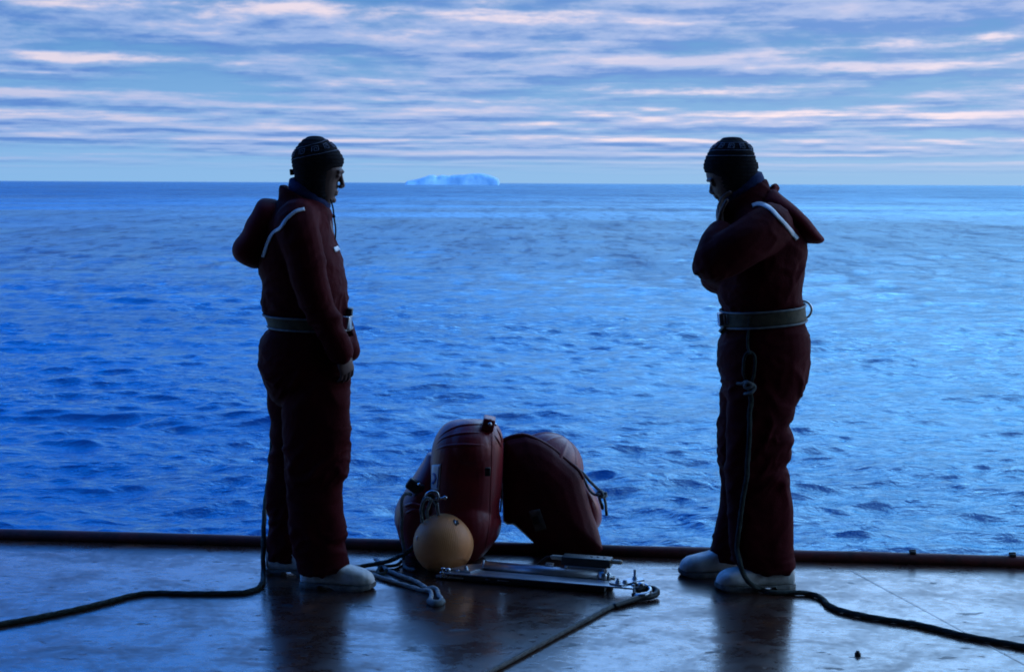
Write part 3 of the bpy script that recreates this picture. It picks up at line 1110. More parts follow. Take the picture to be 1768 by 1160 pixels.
    b.tube([P(522, 610, 5.93), P(508, 780, 5.955), P(498, 945, 5.96)], [.075, .055, .04], 12)
    b.tube([P(525, 400, 5.76), sh, elb, wr, P(592, 613, 5.675)], [.05, .045, .038, .030, .026], 12)
    b.tube([P(525, 400, 5.96), P(512, 388, 6.05), P(560, 515, 6.09), P(600, 604, 5.90), P(602, 612, 5.885)], [.05, .045, .038, .030, .026], 12)
    for (w0, w1) in ((P(583, 597, 5.648), P(588.5, 606, 5.657)),):
        MB().tube([w0, w0.lerp(w1, .5), w1], [.050, .052, .049], 20).build('cuff', MAT['hood'], root)
    # near hand clasps the far hand in front of the hip
    hand(b, P(589, 609, 5.655), Vector((0.28, 0.16, -0.90)), Vector((-0.62, 0.75, 0.0)), Vector((0.62, 0.72, 0.25)), 1.9, 0.92)
    hand(b, P(596, 610, 5.895), Vector((-0.05, -0.62, -0.70)), Vector((-0.8, -0.1, 0.1)), Vector((0.2, -0.2, 0.9)), 1.2, 0.95)
    b.build('body', MAT['skin'], root, remesh=0.0032, iters=2)
    for sy in (-1, 1):
        MB().ellipsoid(P(584.6, 303.8, YC + sy * .031), .008, .008, .0038, 12, 8).build('eye', MAT['black'], root)
    boot(root, Vector((P(519, 1000, 5.72).x, 5.645, 0)), Vector((P(647, 1000, 5.69).x, 5.605, 0)))
    boot(root, Vector((P(460, 990, 5.93).x, 5.845, 0)), Vector((P(460, 990, 5.93).x + 0.285, 5.82, 0)))
    return root, suit


def person_right():
    YC = 5.86
    root = empty('person', (P(1310, 900, YC).x, YC + YOFF, 0))
    tag(root, 'man in dark red coverall and patterned hat facing left, head bowed, hand at his collar', 'person', 'men in red coveralls standing on deck')
    torso = dense([(345, 1268, 1332, .085), (356, 1262, 1346, .13), (370, 1256, 1362, .175), (388, 1250, 1378, .205), (405, 1245, 1387, .212), (425, 1241, 1390, .215), (450, 1238.5, 1389, .213),
                   (473, 1238, 1387.5, .21), (495, 1239.5, 1384, .205), (518, 1243, 1382, .20), (537, 1250, 1383, .184), (556, 1252, 1386, .178), (566, 1250, 1391, .184), (588, 1243, 1396.5, .196), (606, 1239, 1397, .20),
                   (630, 1240, 1395.6, .20), (660, 1247.5, 1389, .185), (686, 1252, 1376, .14), (705, 1270, 1350, .08)])
    near = dense([(620, 1264, 1393, .09, 5.78), (660, 1258, 1389, .10, 5.77), (686, 1256, 1380, .10, 5.77), (710, 1254, 1370, .098, 5.765), (725, 1253, 1368.4, .096, 5.765), (735, 1252, 1363, .095, 5.76), (751, 1252, 1368.5, .094, 5.76),
                  (772, 1252, 1368.4, .094, 5.76), (790, 1252, 1365.5, .093, 5.755), (805, 1252, 1358, .092, 5.755), (815, 1253, 1363.6, .092, 5.75), (856, 1255, 1365, .09, 5.75), (873, 1256, 1368.4, .09, 5.75), (910, 1257, 1370, .09, 5.745),
                  (948, 1260, 1370, .09, 5.745), (970, 1266, 1371.6, .09, 5.745), (984, 1284, 1366, .085, 5.745)])
    far = dense([(620, 1244, 1372, .09, 5.94), (648, 1242, 1368, .10, 5.945), (661, 1248, 1362, .10, 5.95), (676, 1244, 1358, .098, 5.95), (705, 1244, 1350, .096, 5.955), (738, 1240.3, 1345, .094, 5.955), (762, 1240, 1342, .093, 5.96), (790, 1240, 1338, .092, 5.96),
                 (803, 1241.7, 1336, .09, 5.96), (808, 1245, 1335, .09, 5.96), (832, 1245, 1332, .088, 5.96), (866, 1244, 1327, .087, 5.96), (895, 1238, 1320, .086, 5.96), (924, 1232, 1312, .086, 5.955), (953, 1225, 1304, .086, 5.95), (966, 1236, 1298, .082, 5.95)])
    tb = MB()
    tb.loft(rows_rings(torso, YC))
    tbvh = tb.bvh()
    m = MB()
    m.loft(rows_rings(torso, YC))
    m.loft(rows_rings(near, 5.76))
    m.loft(rows_rings(far, 5.95))
    na = spline([P(1328, 392, 5.76), P(1326, 396, 5.68), P(1278, 424, 5.60), P(1232, 452, 5.60)], 0.02)
    m.tube(na, [0.10 - 0.018 * i / len(na) for i in range(len(na))], 16)
    fo = spline([P(1232, 453, 5.60), P(1234, 428, 5.64), P(1243, 402, 5.72)], 0.02)
    m.tube(fo, [0.079 - 0.027 * i / (len(fo) - 1) for i in range(len(fo))], 16)
    fa = spline([P(1328, 392, 5.96), P(1322, 396, 6.04), P(1276, 440, 6.10), P(1245, 462, 6.07), P(1238, 478, 5.98), P(1246, 470, 5.84)], 0.02)
    m.tube(fa, [0.095 - 0.035 * i / (len(fa) - 1) for i in range(len(fa))], 16)
    m.loft([tilt_ring((1340, 362), (1252, 402), .145, YC), tilt_ring((1332, 340), (1240, 385), .115, YC), tilt_ring((1329, 322), (1235.5, 368), .098, YC), tilt_ring((1324, 308), (1240, 353), .090, YC),
            tilt_ring((1315, 308), (1250, 352), .080, YC), tilt_ring((1312, 325), (1252, 365), .078, YC)])
    fold = make_fold([(P(0, 800, YC).z, .09), (P(0, 730, YC).z, .06), (P(0, 530, YC).z, .06), (P(0, 660, YC).z, .06), (P(0, 960, YC).z, .05), (P(0, 460, YC).z, .06)])
    suit = m.build('coverall', MAT['suit'], root, remesh=0.007, iters=4, fold=fold)
    # hood folded flat and sticking out behind
    hr = dense([(328, 1324, 1337, .06), (337, 1314, 1349, .10), (346, 1308, 1361, .13), (360, 1322, 1375, .155), (375, 1338, 1388, .168), (392, 1354, 1401.5, .172), (405, 1366, 1411, .165), (413, 1374, 1417, .150), (418, 1384, 1412, .12)])
    hm = MB()
    hm.loft(rows_rings(hr, YC, 32, 2.5))
    hm.tube([P(1335, 324, YC - .02), P(1339, 322, YC), P(1342, 326, YC + .03)], .012, 10)
    hood = hm.build('hood', MAT['hood'], root, remesh=0.006, iters=3, fold=lambda p: 0.006 * mnoise.noise(Vector((p.x * 9 - p.z * 9, p.y * 5, p.z * 6))))
    both = MB()
    for o in (suit, hood):
        off = parent_world(o)
        both.add([v.co + off for v in o.data.vertices], [tuple(p.vertices) for p in o.data.polygons])
    bb = both.bvh()
    st = MB()
    ribbon(st, bb, [(1299, 356), (1310, 352.5), (1327, 359), (1343.7, 376), (1360.6, 394), (1376, 413)], 6.5, 0.004)
    st.build('reflective_stripe', MAT['tape'], root)
    hat_rows = [(236.2, 1258, 1270, .015), (238, 1250, 1277, .036), (242, 1243, 1284, .052), (250, 1233.5, 1294, .070), (258, 1226, 1299.5, .080), (268, 1220.5, 1303, .087), (280, 1216, 1306, .090), (288, 1214.6, 1307.5, .090), (296, 1216.5, 1308, .089),
                (304, 1225, 1307, .086), (314, 1231, 1305, .082), (326, 1238, 1300, .076), (336, 1246, 1292, .066), (344, 1254, 1284, .05)]
    ht = MB()
    ht.loft(rows_rings(dense(hat_rows, 3), YC, 36, 2.2))
    hat = ht.build('knit_hat', MAT['knit'], root, remesh=0.0045, iters=3, fold=lambda p: 0.0012 * math.sin(p.z * 420))
    f = hat_surface(hat_rows, YC)
    flat = lambda th: 0.6 * math.cos(th)
    for k in range(12):
        km = MB()
        greek_key(km, f, 2 * math.pi * (k + 0.72) / 12, 252.5, flat, 0.12, 3.9)
        km.build('motif', MAT['motif'], hat)
    for v0 in (247, 260, 269.5):
        km = MB()
        km.tube([f(2 * math.pi * j / 60, v0, 0.0012) for j in range(60)], 0.0013, 6, False, 1, True)
        km.build('yarn_line', MAT['motif'], hat)
    tm = MB()
    tm.box(P(1306.5, 286, YC), (0.010, 0.028, 0.028), Matrix.Rotation(-0.15, 3, 'Y'), 0.003)
    tm.build('hat_tab', MAT['knit'], hat)
    gm = MB()
    gm.loft([tilt_ring((1322, 318), (1246, 356), .078, YC), tilt_ring((1319, 306), (1243, 348), .082, YC), tilt_ring((1316, 297), (1246, 338), .078, YC), tilt_ring((1306, 294), (1254, 334), .068, YC), tilt_ring((1300, 308), (1258, 344), .06, YC)])
    gm.build('neck_gaiter', MAT['scarf'], root, remesh=0.005, iters=3, fold=lambda p: 0.003 * mnoise.noise(Vector((p.x * 10, p.y * 10, p.z * 55))))
    bl = waist_belt(root, tbvh, (1385, 537), (1251, 551), YC, 0.030, -1)
    bm_ = MB()
    rr = Matrix.Rotation(-0.12, 3, 'Y')
    c0 = P(1247.5, 550.5, 5.80)
    for dz in (-0.022, 0.022):
        bm_.box(c0 + Vector((0, 0, dz)), (0.034, 0.06, 0.006), rr, 0.002)
    for dx in (-0.014, 0.004, 0.015):
        bm_.box(c0 + Vector((dx, 0, 0)), (0.006, 0.06, 0.044), rr, 0.002)
    bm_.box(c0 + Vector((0, 0.02, 0)), (0.02, 0.04, 0.04), rr, 0.002)
    bm_.build('buckle', MAT['steel'], bl)
    bm_ = MB()
    bm_.box(P(1248, 570, 5.80), (0.016, 0.05, 0.030), Matrix.Rotation(0.75, 3, 'Y'), 0.003)
    bm_.build('belt_tongue', MAT['belt'], bl)
    rm = MB()
    cc = P(1386, 535, YC - .02)
    pts = []
    for j in range(28):
        t = -math.pi / 2 + math.pi * j / 27
        pts.append(cc + Vector((0.036 * math.cos(t), 0, 0.036 * math.sin(t))))
    rm.tube(pts, 0.0048, 10)
    rm.build('ring', MAT['steel'], bl)
    b = MB()
    head_mb(b, [(244, 1248, 1280, .03), (252, 1236, 1292, .06), (264, 1227, 1299, .074), (278, 1221, 1303, .078), (292, 1219, 1304, .078), (302, 1219.3, 1303, .077), (309, 1221, 1302, .075), (315, 1226, 1300, .072), (323, 1229, 1298, .067),
                (332, 1231, 1294, .060), (339, 1236, 1290, .052), (345, 1242, 1286, .045), (352, 1252, 1292, .048), (368, 1264, 1304, .06), (392, 1272, 1330, .09)], YC, -1)
    b.tube([P(1228, 311, YC - .042), P(1223, 311.5, YC - .02), P(1222, 312, YC), P(1223, 311.5, YC + .02), P(1228, 311, YC + .042)], [.007, .0075, .0065, .0075, .007], 10)
    b.tube([P(1229, 318, YC), P(1228.5, 325, YC), P(1228, 331, YC)], [.008, .009, .0095], 12)
    b.ellipsoid(P(1231.0, 332.8, YC), .012, .017, .0085)
    b.ellipsoid(P(1235, 338.3, YC), .007, .021, .005)
    b.ellipsoid(P(1238, 342, YC), .008, .019, .005)
    b.ellipsoid(P(1245, 345.5, YC), .013, .018, .011)
    for sy in (-1, 1):
        b.ellipsoid(P(1231, 318.5, YC + sy * .032), .011, .012, .010)
        b.ellipsoid(P(1268, 312, YC + sy * .068), .018, .009, .026)
    b.tube([P(1305, 395, YC), P(1312, 470, YC), P(1318, 545, YC), P(1318, 610, YC)], [.11, .135, .11, .13], 16)
    b.tube([P(1325, 620, 5.77), P(1312, 780, 5.755), P(1318, 960, 5.745)], [.075, .055, .04], 12)
    b.tube([P(1305, 620, 5.94), P(1290, 780, 5.96), P(1270, 945, 5.95)], [.075, .055, .04], 12)
    b.tube([P(1322, 396, 5.76), P(1326, 396, 5.68), P(1232, 452, 5.60), P(1243, 402, 5.72), P(1244, 395, 5.735)], [.05, .045, .038, .030, .026], 12)
    b.tube([P(1322, 396, 5.96), P(1322, 396, 6.04), P(1245, 462, 6.07), P(1246, 470, 5.84), P(1248, 468, 5.80)], [.05, .045, .04, .030, .026], 12)
    # near hand grips the front of the collar; the far hand is tucked under the near arm
    hand(b, P(1244, 394, 5.74), Vector((0.02, 0.42, 0.70)), Vector((0.75, 0.2, -0.1)), Vector((-0.25, -0.8, 0.3)), 1.1, 0.95)
    hand(b, P(1248, 466, 5.79), Vector((0.35, -0.75, 0.25)), Vector((0.5, 0.6, 0.1)), Vector((-0.2, 0.1, 0.9)), 0.7)
    b.build('body', MAT['skin'], root, remesh=0.0032, iters=2)
    for sy in (-1, 1):
        MB().ellipsoid(P(1229.6, 318.8, YC + sy * .031), .008, .008, .0038, 12, 8).build('eye', MAT['black'], root)
    boot(root, Vector((P(1372, 1000, 5.73).x, 5.650, 0)), Vector((P(1236, 1000, 5.71).x, 5.625, 0)), 0.112)
    boot(root, Vector((P(1173, 990, 5.91).x + 0.30, 5.865, 0)), Vector((P(1173, 990, 5.91).x, 5.825, 0)), 0.112)
    return root, suit


YOFF = -0.085                                # how far the two men stand from the working plane below
manL, suitL = person_left()
manR, suitR = person_right()
YOFF = 0.0
suitR_bvh = mesh_bvh(suitR)

# ------------------------------------------------------------------ safety lines
RR = 0.0100
pts = [P(480, 556, 6.05), P(476, 640, 6.10), P(470, 760, 6.11), P(464, 825, 6.07), P(458.5, 862, 5.99), P(455.5, 905, 5.90), P(454.5, 950, 5.83), P(454.3, 985, 5.80)]
pts += [G(451.5, 1006, RR + .004), G(444, 1014.5, RR), G(423.5, 1021, RR), G(380, 1023, RR), G(326, 1023.3, RR), G(262, 1022.5, RR), G(231, 1026, RR), G(174, 1040.5, RR), G(108.6, 1055.5, RR), G(0, 1076, RR), G(-140, 1098, RR), G(-400, 1120, RR)]
m = rope_mb(MB(), [p - Vector((0, 0, 0.002)) for p in pts], RR)
tag(m.build('safety_line', MAT['rope_dark']), "dark rope running from the right-facing man's belt along the deck to the photo's left edge", 'rope', 'safety lines of the two men')

sl = empty('safety_line', G(1330, 1023))
tag(sl, 'dark rope hanging knotted from the bowed man, then crossing the deck to the right', 'rope', 'safety lines of the two men')


def onR(u, v, off=0.011):
    q, n_ = cast(suitR_bvh, u, v, off, 5.66)
    return q


pts = [onR(u, v) for u, v in ((1295, 672), (1297, 688), (1295, 712), (1293.4, 738), (1292.5, 770), (1291, 800), (1289, 822), (1285, 857), (1278.5, 909), (1275.5, 948))]
yb = pts[-1].y
pts += [P(1278, 972, 5.555), P(1284, 992, 5.548), P(1297, 1008, 5.55)]
pts += [G(1314, 1017, RR + 0.002), G(1330, 1022, RR), G(1367, 1022.5, RR), G(1401, 1025, RR), G(1420, 1033, RR), G(1430.5, 1043.5, RR), G(1452, 1053, RR), G(1506, 1065, RR), G(1587, 1078, RR), G(1668, 1097, RR), G(1768, 1115.4, RR), G(1900, 1142, RR), G(2150, 1170, RR)]
rope_mb(MB(), pts, RR).build('line', MAT['rope_dark'], sl)
m = MB()
rope_mb(m, [onR(1293, 664), onR(1286.5, 648), onR(1285.5, 628), onR(1289, 613), onR(1296, 608.5), onR(1303, 614), onR(1304, 632), onR(1301, 650), onR(1296, 664)], 0.0065)
rope_mb(m, [onR(1295, 545, .016), onR(1294, 566, .012), onR(1292, 582), onR(1293, 600), onR(1296, 611, .018)], 0.0055)
m.build('loop', MAT['rope_dark'], sl)
m = MB()
rope_mb(m, [onR(1275, 661), onR(1284, 661, .014), onR(1292, 658, .02), onR(1299, 663, .022), onR(1294, 672, .02), onR(1288, 666, .018), onR(1292, 660, .024), onR(1301, 664, .018), onR(1304, 671, .014), onR(1298, 678, .018), onR(1288, 681, .012)], 0.0062)
m.build('knot', MAT['rope_grey'], sl)

# ------------------------------------------------------------------ red floats
def strip_ridge(bvh, path, r, fallback=6.0, sink=0.4):
    pp = spline([Vector((u, v, 0)) for u, v in path], 3.0)
    return [cast(bvh, p.x, p.y, -r * sink, fallback)[0] for p in pp]


YF = 6.09
fl = empty('float', (P(800, 900, YF).x, YF, 0))
tag(fl, 'upright red plastic float with white sticker, behind the yellow ball', 'float', 'red plastic floats by the deck edge')
m = MB()
m.loft(rows_rings(dense([(725, 792, 832, .03), (727, 780, 846, .06), (733, 768, 857, .10), (742, 759, 864, .13), (756, 751, 868.5, .155), (775, 745.5, 869, .17), (800, 743, 868.5, .175), (850, 741, 866, .178), (872, 738, 862.5, .178), (885, 735, 862.5, .18),
                          (900, 732, 866, .18), (915, 729, 864.5, .178), (935, 731, 853, .165), (955, 741, 836, .13), (964, 752, 824, .10), (972, 766, 810, .05)]), YF, 40, 2.3))
m.ellipsoid(P(806, 902, YF - .07), .125, .135, .135, 28, 16)
m.ellipsoid(P(812, 775, YF - .03), .125, .155, .13, 28, 16)
body = m.build('shell', MAT['float'], fl, remesh=0.006, iters=4)
bv = mesh_bvh(body)
for path in ([(754, 766), (764, 757), (785, 750), (810, 747), (832, 747)], [(757, 756), (770, 745), (790, 736), (815, 732.5), (834, 732)], [(752, 776), (770, 770), (800, 768), (834, 768)],
             [(858, 740), (864, 752), (867, 765)], [(855, 752), (861, 762), (866, 772)]):
    q = strip_ridge(bv, path, 0.008, YF - .1)
    MB().tube(q, [0.009 * (0.45 + 0.55 * math.sin(math.pi * (i + .5) / len(q))) for i in range(len(q))], 10).build('rib', MAT['float'], fl)
# flange fin running up the shell to a bolted tab
q = strip_ridge(bv, [(846, 724.5), (849, 740), (849, 770), (848, 810), (846, 860), (845, 900), (838, 945)], 0.012, YF - .1)
MB().tube(q, 0.009, 10, True, 0.6).build('flange', MAT['float'], fl)
m = MB()
m.add([], [])
tabr = Matrix.Rotation(0.22, 3, 'Y')
m.box(P(843.5, 731, YF - .06), (0.052, 0.11, 0.055), tabr, 0.008)
tab = m.build('flange_tab', MAT['float'], fl)
m = MB()
m.lathe(P(846, 732, YF - .115), (0, -1, 0), [(0.0, 0), (0.009, 0.001), (0.009, 0.006), (0.006, 0.007), (0.006, 0.012), (0.0, 0.0125)], 12)
m.build('bolt', MAT['steel'], tab)
m = MB()
m.lathe(P(855.5, 733, YF - .06), (1, 0, -.2), [(0.0, -.01), (0.006, -0.009), (0.006, 0.004), (0.0, 0.005)], 12)
m.build('bolt', MAT['steel'], tab)
m = MB()
m.box(P(842, 814, YF - .178), (0.024, 0.02, 0.036), None, 0.004)
m.build('clamp_block', MAT['black'], fl)
# second shell leaning behind on the left
m = MB()
m.loft(rows_rings(dense([(782, 738, 758, .04), (795, 731, 768, .08), (812, 720, 775, .11), (830, 709, 775, .13), (850, 697, 775, .15), (868, 686, 775, .155), (880, 682, 775, .155), (895, 681, 775, .15), (910, 685, 772, .145), (928, 690, 765, .135), (948, 699, 755, .11), (960, 712, 745, .06)]), 6.14, 36, 2.3))
m.build('rear_shell', MAT['float'], fl, remesh=0.007, iters=4)
m = MB()
m.box(P(714, 838, 6.03), (0.062, 0.05, 0.05), Matrix.Rotation(0.6, 3, 'Y'), 0.012)
m.box(P(724, 850, 6.03), (0.04, 0.05, 0.08), Matrix.Rotation(0.2, 3, 'Y'), 0.01)
cl = m.build('clamp', MAT['black'], fl)
m = MB()
m.lathe(P(724, 836, 6.0), (-0.2, -1, 0.2), [(0, 0), (0.007, 0.001), (0.007, 0.008), (0, 0.009)], 10)
m.build('bolt', MAT['chrome'], cl)
m = MB()
m.tube(spline([P(701, 873, 5.99), P(712, 870, 5.965), P(722, 872, 5.955), P(735, 876, 5.95)], .008), 0.008, 10)
m.tube(spline([P(703, 885, 5.975), P(715, 880, 5.955), P(724, 881, 5.95)], .008), 0.007, 10)
m.build('handle', MAT['float'], fl)
m = MB()
decal(m, bv, [(746.5, 802.5), (762, 801), (758.5, 846), (745, 847)], 6, 12, 0.003, YF - .15)
stk = m.build('sticker', MAT['label'], fl)
m = MB()
ribbon(m, bv, [(748.5, 817), (751.5, 819), (753, 824), (751.5, 830), (748.5, 835)], 3.4, 0.0055)
m.build('emblem', MAT['ink'], stk)
m = MB()
ribbon(m, bv, [(758.8, 806), (757.2, 825), (755.8, 842)], 0.9, 0.0055)
m.build('print_line', MAT['ink'], stk)
# galvanised shackle and its pin at the foot of the sticker
sk = empty('shackle', P(748, 857, 5.86))
tag(sk, 'galvanised shackle and pin holding rope just above the yellow ball', 'shackle')
m = MB()
m.tube(spline([P(736, 862, 5.88), P(737, 853, 5.87), P(745.5, 848.5, 5.865), P(754, 850, 5.865), P(757, 858, 5.865), P(755, 862, 5.865)], 0.006), 0.0065, 10)
m.build('bow', MAT['steel'], sk)
m = MB()
m.tube([P(733, 863, 5.88), P(757, 861, 5.865), P(768, 859, 5.86)], 0.005, 10)
m.ellipsoid(P(768.5, 859, 5.86), 0.009, 0.008, 0.009, 12, 8)
m.build('pin', MAT['chrome'], sk)
m = MB()
m.box(P(755.5, 879, 5.885), (0.014, 0.014, 0.055), Matrix.Rotation(-0.12, 3, 'Y'), 0.003)
m.tube([P(750, 865, 5.88), P(754, 872, 5.885), P(757, 886, 5.885)], 0.007, 10)
m.build('eye_strap', MAT['steel'], sk)

# right float: a flange plate seen face on, ribbed dome behind
YG = 6.17
fr = empty('float', (P(960, 950, YG).x, YG, 0))
tag(fr, 'tilted red float with ribbed dome behind a dark flange plate', 'float', 'red plastic floats by the deck edge')
poly = [(868, 757), (880, 752.5), (905, 748.5), (930, 757), (955, 772), (980, 793), (1000, 811), (1007, 822), (1010, 838), (1018, 868), (1030, 905), (1042, 950), (1034, 957), (1008, 957), (1000, 962), (985, 966), (962, 966), (950, 958), (936, 951),
        (918, 934), (900, 918), (886, 906), (875, 906), (868.5, 900), (866.5, 870), (866.5, 800)]
m = MB()
cpx = Vector((945, 860, 0))
rings = []
for dy, sc in ((0.055, 0.93), (0.045, 0.985), (0.01, 1.0), (-0.015, 0.995), (-0.035, 0.965), (-0.052, 0.88), (-0.072, 0.70), (-0.088, 0.45), (-0.095, 0.2)):
    ring = []
    for (u, v) in poly:
        pu, pv = cpx.x + (u - cpx.x) * sc, cpx.y + (v - cpx.y) * sc
        lean = (900 - pv) * 0.00025                    # the plate leans back
        ring.append(P(pu, pv, YG - 0.02 + dy + lean))
    rings.append(ring)
m.loft(rings)
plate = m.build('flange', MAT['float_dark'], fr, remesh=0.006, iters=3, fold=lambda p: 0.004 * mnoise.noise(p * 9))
m = MB()
edge = [P(u, v, YG - .045 + (900 - v) * 0.00025) for u, v in [(870, 760), (882, 755), (904, 751.5), (930, 761), (955, 776), (980, 797), (998, 812), (1005, 824)]]
m.tube(spline(edge, 0.02), 0.011, 10)
m.build('flange_rim', MAT['float_dark'], fr)
# ribbed dome: pole leaning up, right and away
dc = P(943, 808, YG + 0.10)
dax = Vector((0.56, 0.10, 0.80)).normalized()
sx = dax.orthogonal().normalized()
sy = dax.cross(sx)
rad = 0.163
m = MB()
rings = []
nseg = 96
for i in range(0, 25):
    a = math.pi * 0.62 * i / 24
    ring = []
    for j in range(nseg):
        t = 2 * math.pi * j / nseg
        rib = max(0.0, math.cos(9 * t + 0.9)) ** 10
        k = rad * (1 + 0.040 * rib * math.sin(min(a, 1.4)) ** 0.6)
        d = dax * math.cos(a) * 0.98 + (sx * math.cos(t) + sy * math.sin(t)) * max(math.sin(a), 0.004)
        ring.append(dc + d * k)
    rings.append(ring)
m.loft(rings)
m.build('dome', MAT['float'], fr)
m = MB()
m.loft(rows_rings(dense([(832, 1000, 1012, .04), (842, 998, 1021, .08), (855, 998, 1030, .10), (872, 998, 1037, .11), (885, 998, 1039, .11), (897, 998, 1038.5, .10), (908, 1000, 1034, .07)]), YG + .10, 28, 2.2))
m.build('side_shell', MAT['float'], fr, remesh=0.006, iters=3)
pb = mesh_bvh(plate)
m = MB()
decal(m, pb, [(913, 882), (932, 878), (944, 912), (925, 917)], 8, 8, 0.003, YG - .08)
s2 = m.build('sticker', MAT['label_grey'], fr)
m = MB()
decal(m, pb, [(918, 892), (929, 889), (934, 902), (923, 905)], 6, 6, 0.006, YG - .08)
m.build('emblem', MAT['black'], s2)
m = MB()
m.tube([P(867, 835, YG - .05), P(866, 860, YG - .05), P(864, 882, YG - .05)], 0.004, 8)
m.build('edge_rod', MAT['steel'], fr)
# rope tied through the right float
kr = empty('tied_rope', P(1035, 855, YG))
tag(kr, 'short grey rope knotted through the right side of the tilted red float', 'rope')
m = MB()
yk = YG + .02
rope_mb(m, [P(1002, 812, yk), P(1008, 818, yk), P(1019, 831, yk), P(1034, 845, yk), P(1043, 851, yk)], 0.0068)
rope_mb(m, [P(1004, 818, yk - .01), P(1011, 832, yk - .01), P(1017, 845, yk - .01), P(1026.5, 853.5, yk - .01), P(1034, 855, yk - .01)], 0.006)
m.build('strand', MAT['rope_grey'], kr)
m = MB()
rope_mb(m, [P(1043, 851, yk), P(1047, 855, yk - .01), P(1041, 858, yk - .02), P(1033, 854, yk - .025), P(1032, 850, yk - .01), P(1038, 848.5, yk - .02), P(1041, 855, yk - .03), P(1034, 857, yk - .01), P(1040, 852, yk), P(1046, 851, yk - .01)], 0.0066)
m.build('knot', MAT['rope_grey'], kr)
m = MB()
rope_mb(m, [P(1034, 856, yk - .01), P(1037, 866, yk - .01), P(1039.5, 873, yk - .01)], 0.0068)
rope_mb(m, [P(1043, 857, yk - .01), P(1045.5, 868, yk - .01), P(1047, 884, yk - .01)], 0.0062)
tl = m.build('tail', MAT['rope_grey'], kr)
m = MB()
m.tube([P(1038.5, 870, yk - .01), P(1040.3, 877, yk - .01)], 0.0074, 10)
m.tube([P(1046.8, 882, yk - .01), P(1047.2, 888, yk - .01)], 0.0068, 10)
m.build('taped_end', MAT['black'], tl)

# ------------------------------------------------------------------ yellow float ball
YB_ = 5.90
bc = P(765.5, 938.5, YB_)
br = 53.0 * (YB_ / math.cos(PITCH)) / FPX * 1.0
yb_ = empty('ball_float', (bc.x, bc.y, bc.z - br))
tag(yb_, 'yellow grooved plastic ball float bolted to the end of the instrument frame', 'float')
ax = Vector((0.19, -0.52, -0.83)).normalized()
sx = ax.orthogonal().normalized()
sy = ax.cross(sx)
m = MB()
rings = []
prof = []
for i in range(0, 61):
    a = math.pi * (0.004 + 0.992 * i / 60)
    k = 1.0
    if a < R(37):
        k = 0.962
    elif a < R(40):
        k = 0.985
    prof.append((a, k))
NS = 288
for a, k in prof:
    ring = []
    g = 0.0 if a < R(42) else min(1.0, (a - R(42)) / 0.3) * min(1.0, (math.pi - a) / 0.25)
    for j in range(NS):
        t = 2 * math.pi * j / NS
        kk = k - (0.009 * g if j % 3 == 0 else 0)
        ring.append(bc + (ax * math.cos(a) + (sx * math.cos(t) + sy * math.sin(t)) * math.sin(a)) * (br * kk))
    rings.append(ring)
m.loft(rings)
ball = m.build('shell', MAT['yellow'], yb_)
bbv = mesh_bvh(ball)
m = MB()
q = strip_ridge(bbv, [(731, 980), (733, 968), (742, 958), (757, 951), (772, 948), (787, 951), (799, 958), (805, 968)], 0.003, YB_ - .1, 0.2)
for (u, v) in ((786, 902),):
    c_, n_ = cast(bbv, u, v, 0.0)
    s_ = n_.orthogonal().normalized()
    t_ = n_.cross(s_)
    mm = MB()
    mm.lathe(c_ - n_ * .004, n_, [(0, 0), (.0135, .001), (.0135, .0055), (.010, .0065), (0, .0068)], 16)
    for k in range(6):
        a = k * math.pi / 3
        mm.lathe(c_ + (s_ * math.cos(a) + t_ * math.sin(a)) * .0125 - n_ * .004, n_, [(0, 0), (.0045, .001), (.0045, .006), (0, .0065)], 8)
    vl = mm.build('valve', MAT['black'], yb_)
    mm = MB()
    mm.box(c_ + n_ * .0045, (0.003, 0.004, 0.018), n_.to_track_quat('Y', 'Z').to_matrix(), 0.001)
    mm.build('slot', MAT['steel'], vl)
c_, n_ = cast(bbv, 719.5, 929, 0.0)
mm = MB()
mm.lathe(c_ - n_ * .004, n_, [(0, 0), (.011, .001), (.011, .005), (.007, .006), (0, .0062)], 14)
mm.build('plug', MAT['label'], yb_)

# ------------------------------------------------------------------ instrument on the deck
A, B = G(796, 1003), G(1043, 1024)
idir = (B - A).normalized()
inor = Vector((-idir.y, idir.x, 0))
irot = Matrix.Rotation(math.atan2(idir.y, idir.x), 3, 'Z')
ILEN = (B - A).length
ins = empty('instrument', (A + B) / 2)
tag(ins, 'grey metal oceanographic instrument with tube and box lying on the deck', 'instrument')


def ip(s, t, z):
    """along the frame (0..1 of the housing), across it (away from the camera), up"""
    return A + idir * (s * ILEN) + inor * t + Vector((0, 0, z))


m = MB()
m.box(ip(0.5, 0.028, 0.014), (ILEN, 0.05, 0.026), irot, 0.004)
m.build('housing', MAT['black'], ins)
for s, l in ((0.19, 0.02), (0.30, 0.05)):
    m = MB()
    m.box(ip(s, 0.003, 0.016), (l, 0.003, 0.005), irot, 0.001)
    m.build('nameplate', MAT['alu'], ins)
m = MB()
m.box(ip(0.545, 0.028, 0.031), (ILEN * 1.30, 0.078, 0.007), irot, 0.002)
fp = m.build('frame_plate', MAT['alu'], ins)
m = MB()
m.tube([ip(0.12, 0.108, 0.036), ip(0.96, 0.108, 0.036)], 0.027, 28, False)
tb_ = m.build('pressure_tube', MAT['alu'], ins)
m = MB()
m.tube([ip(0.93, 0.108, 0.036), ip(0.985, 0.108, 0.036)], 0.0290, 28, False)
m.lathe(ip(0.985, 0.108, 0.036), idir, [(0, 0), (.021, .001), (.018, .012), (.010, .014), (.010, .03), (0, .031)], 18)
m.build('end_cap', MAT['steel'], tb_)
for s in (0.14, 0.92):
    m = MB()
    m.box(ip(s, 0.108, 0.007), (0.022, 0.06, 0.014), irot, 0.002)
    m.build('tube_foot', MAT['black'], ins)
m = MB()
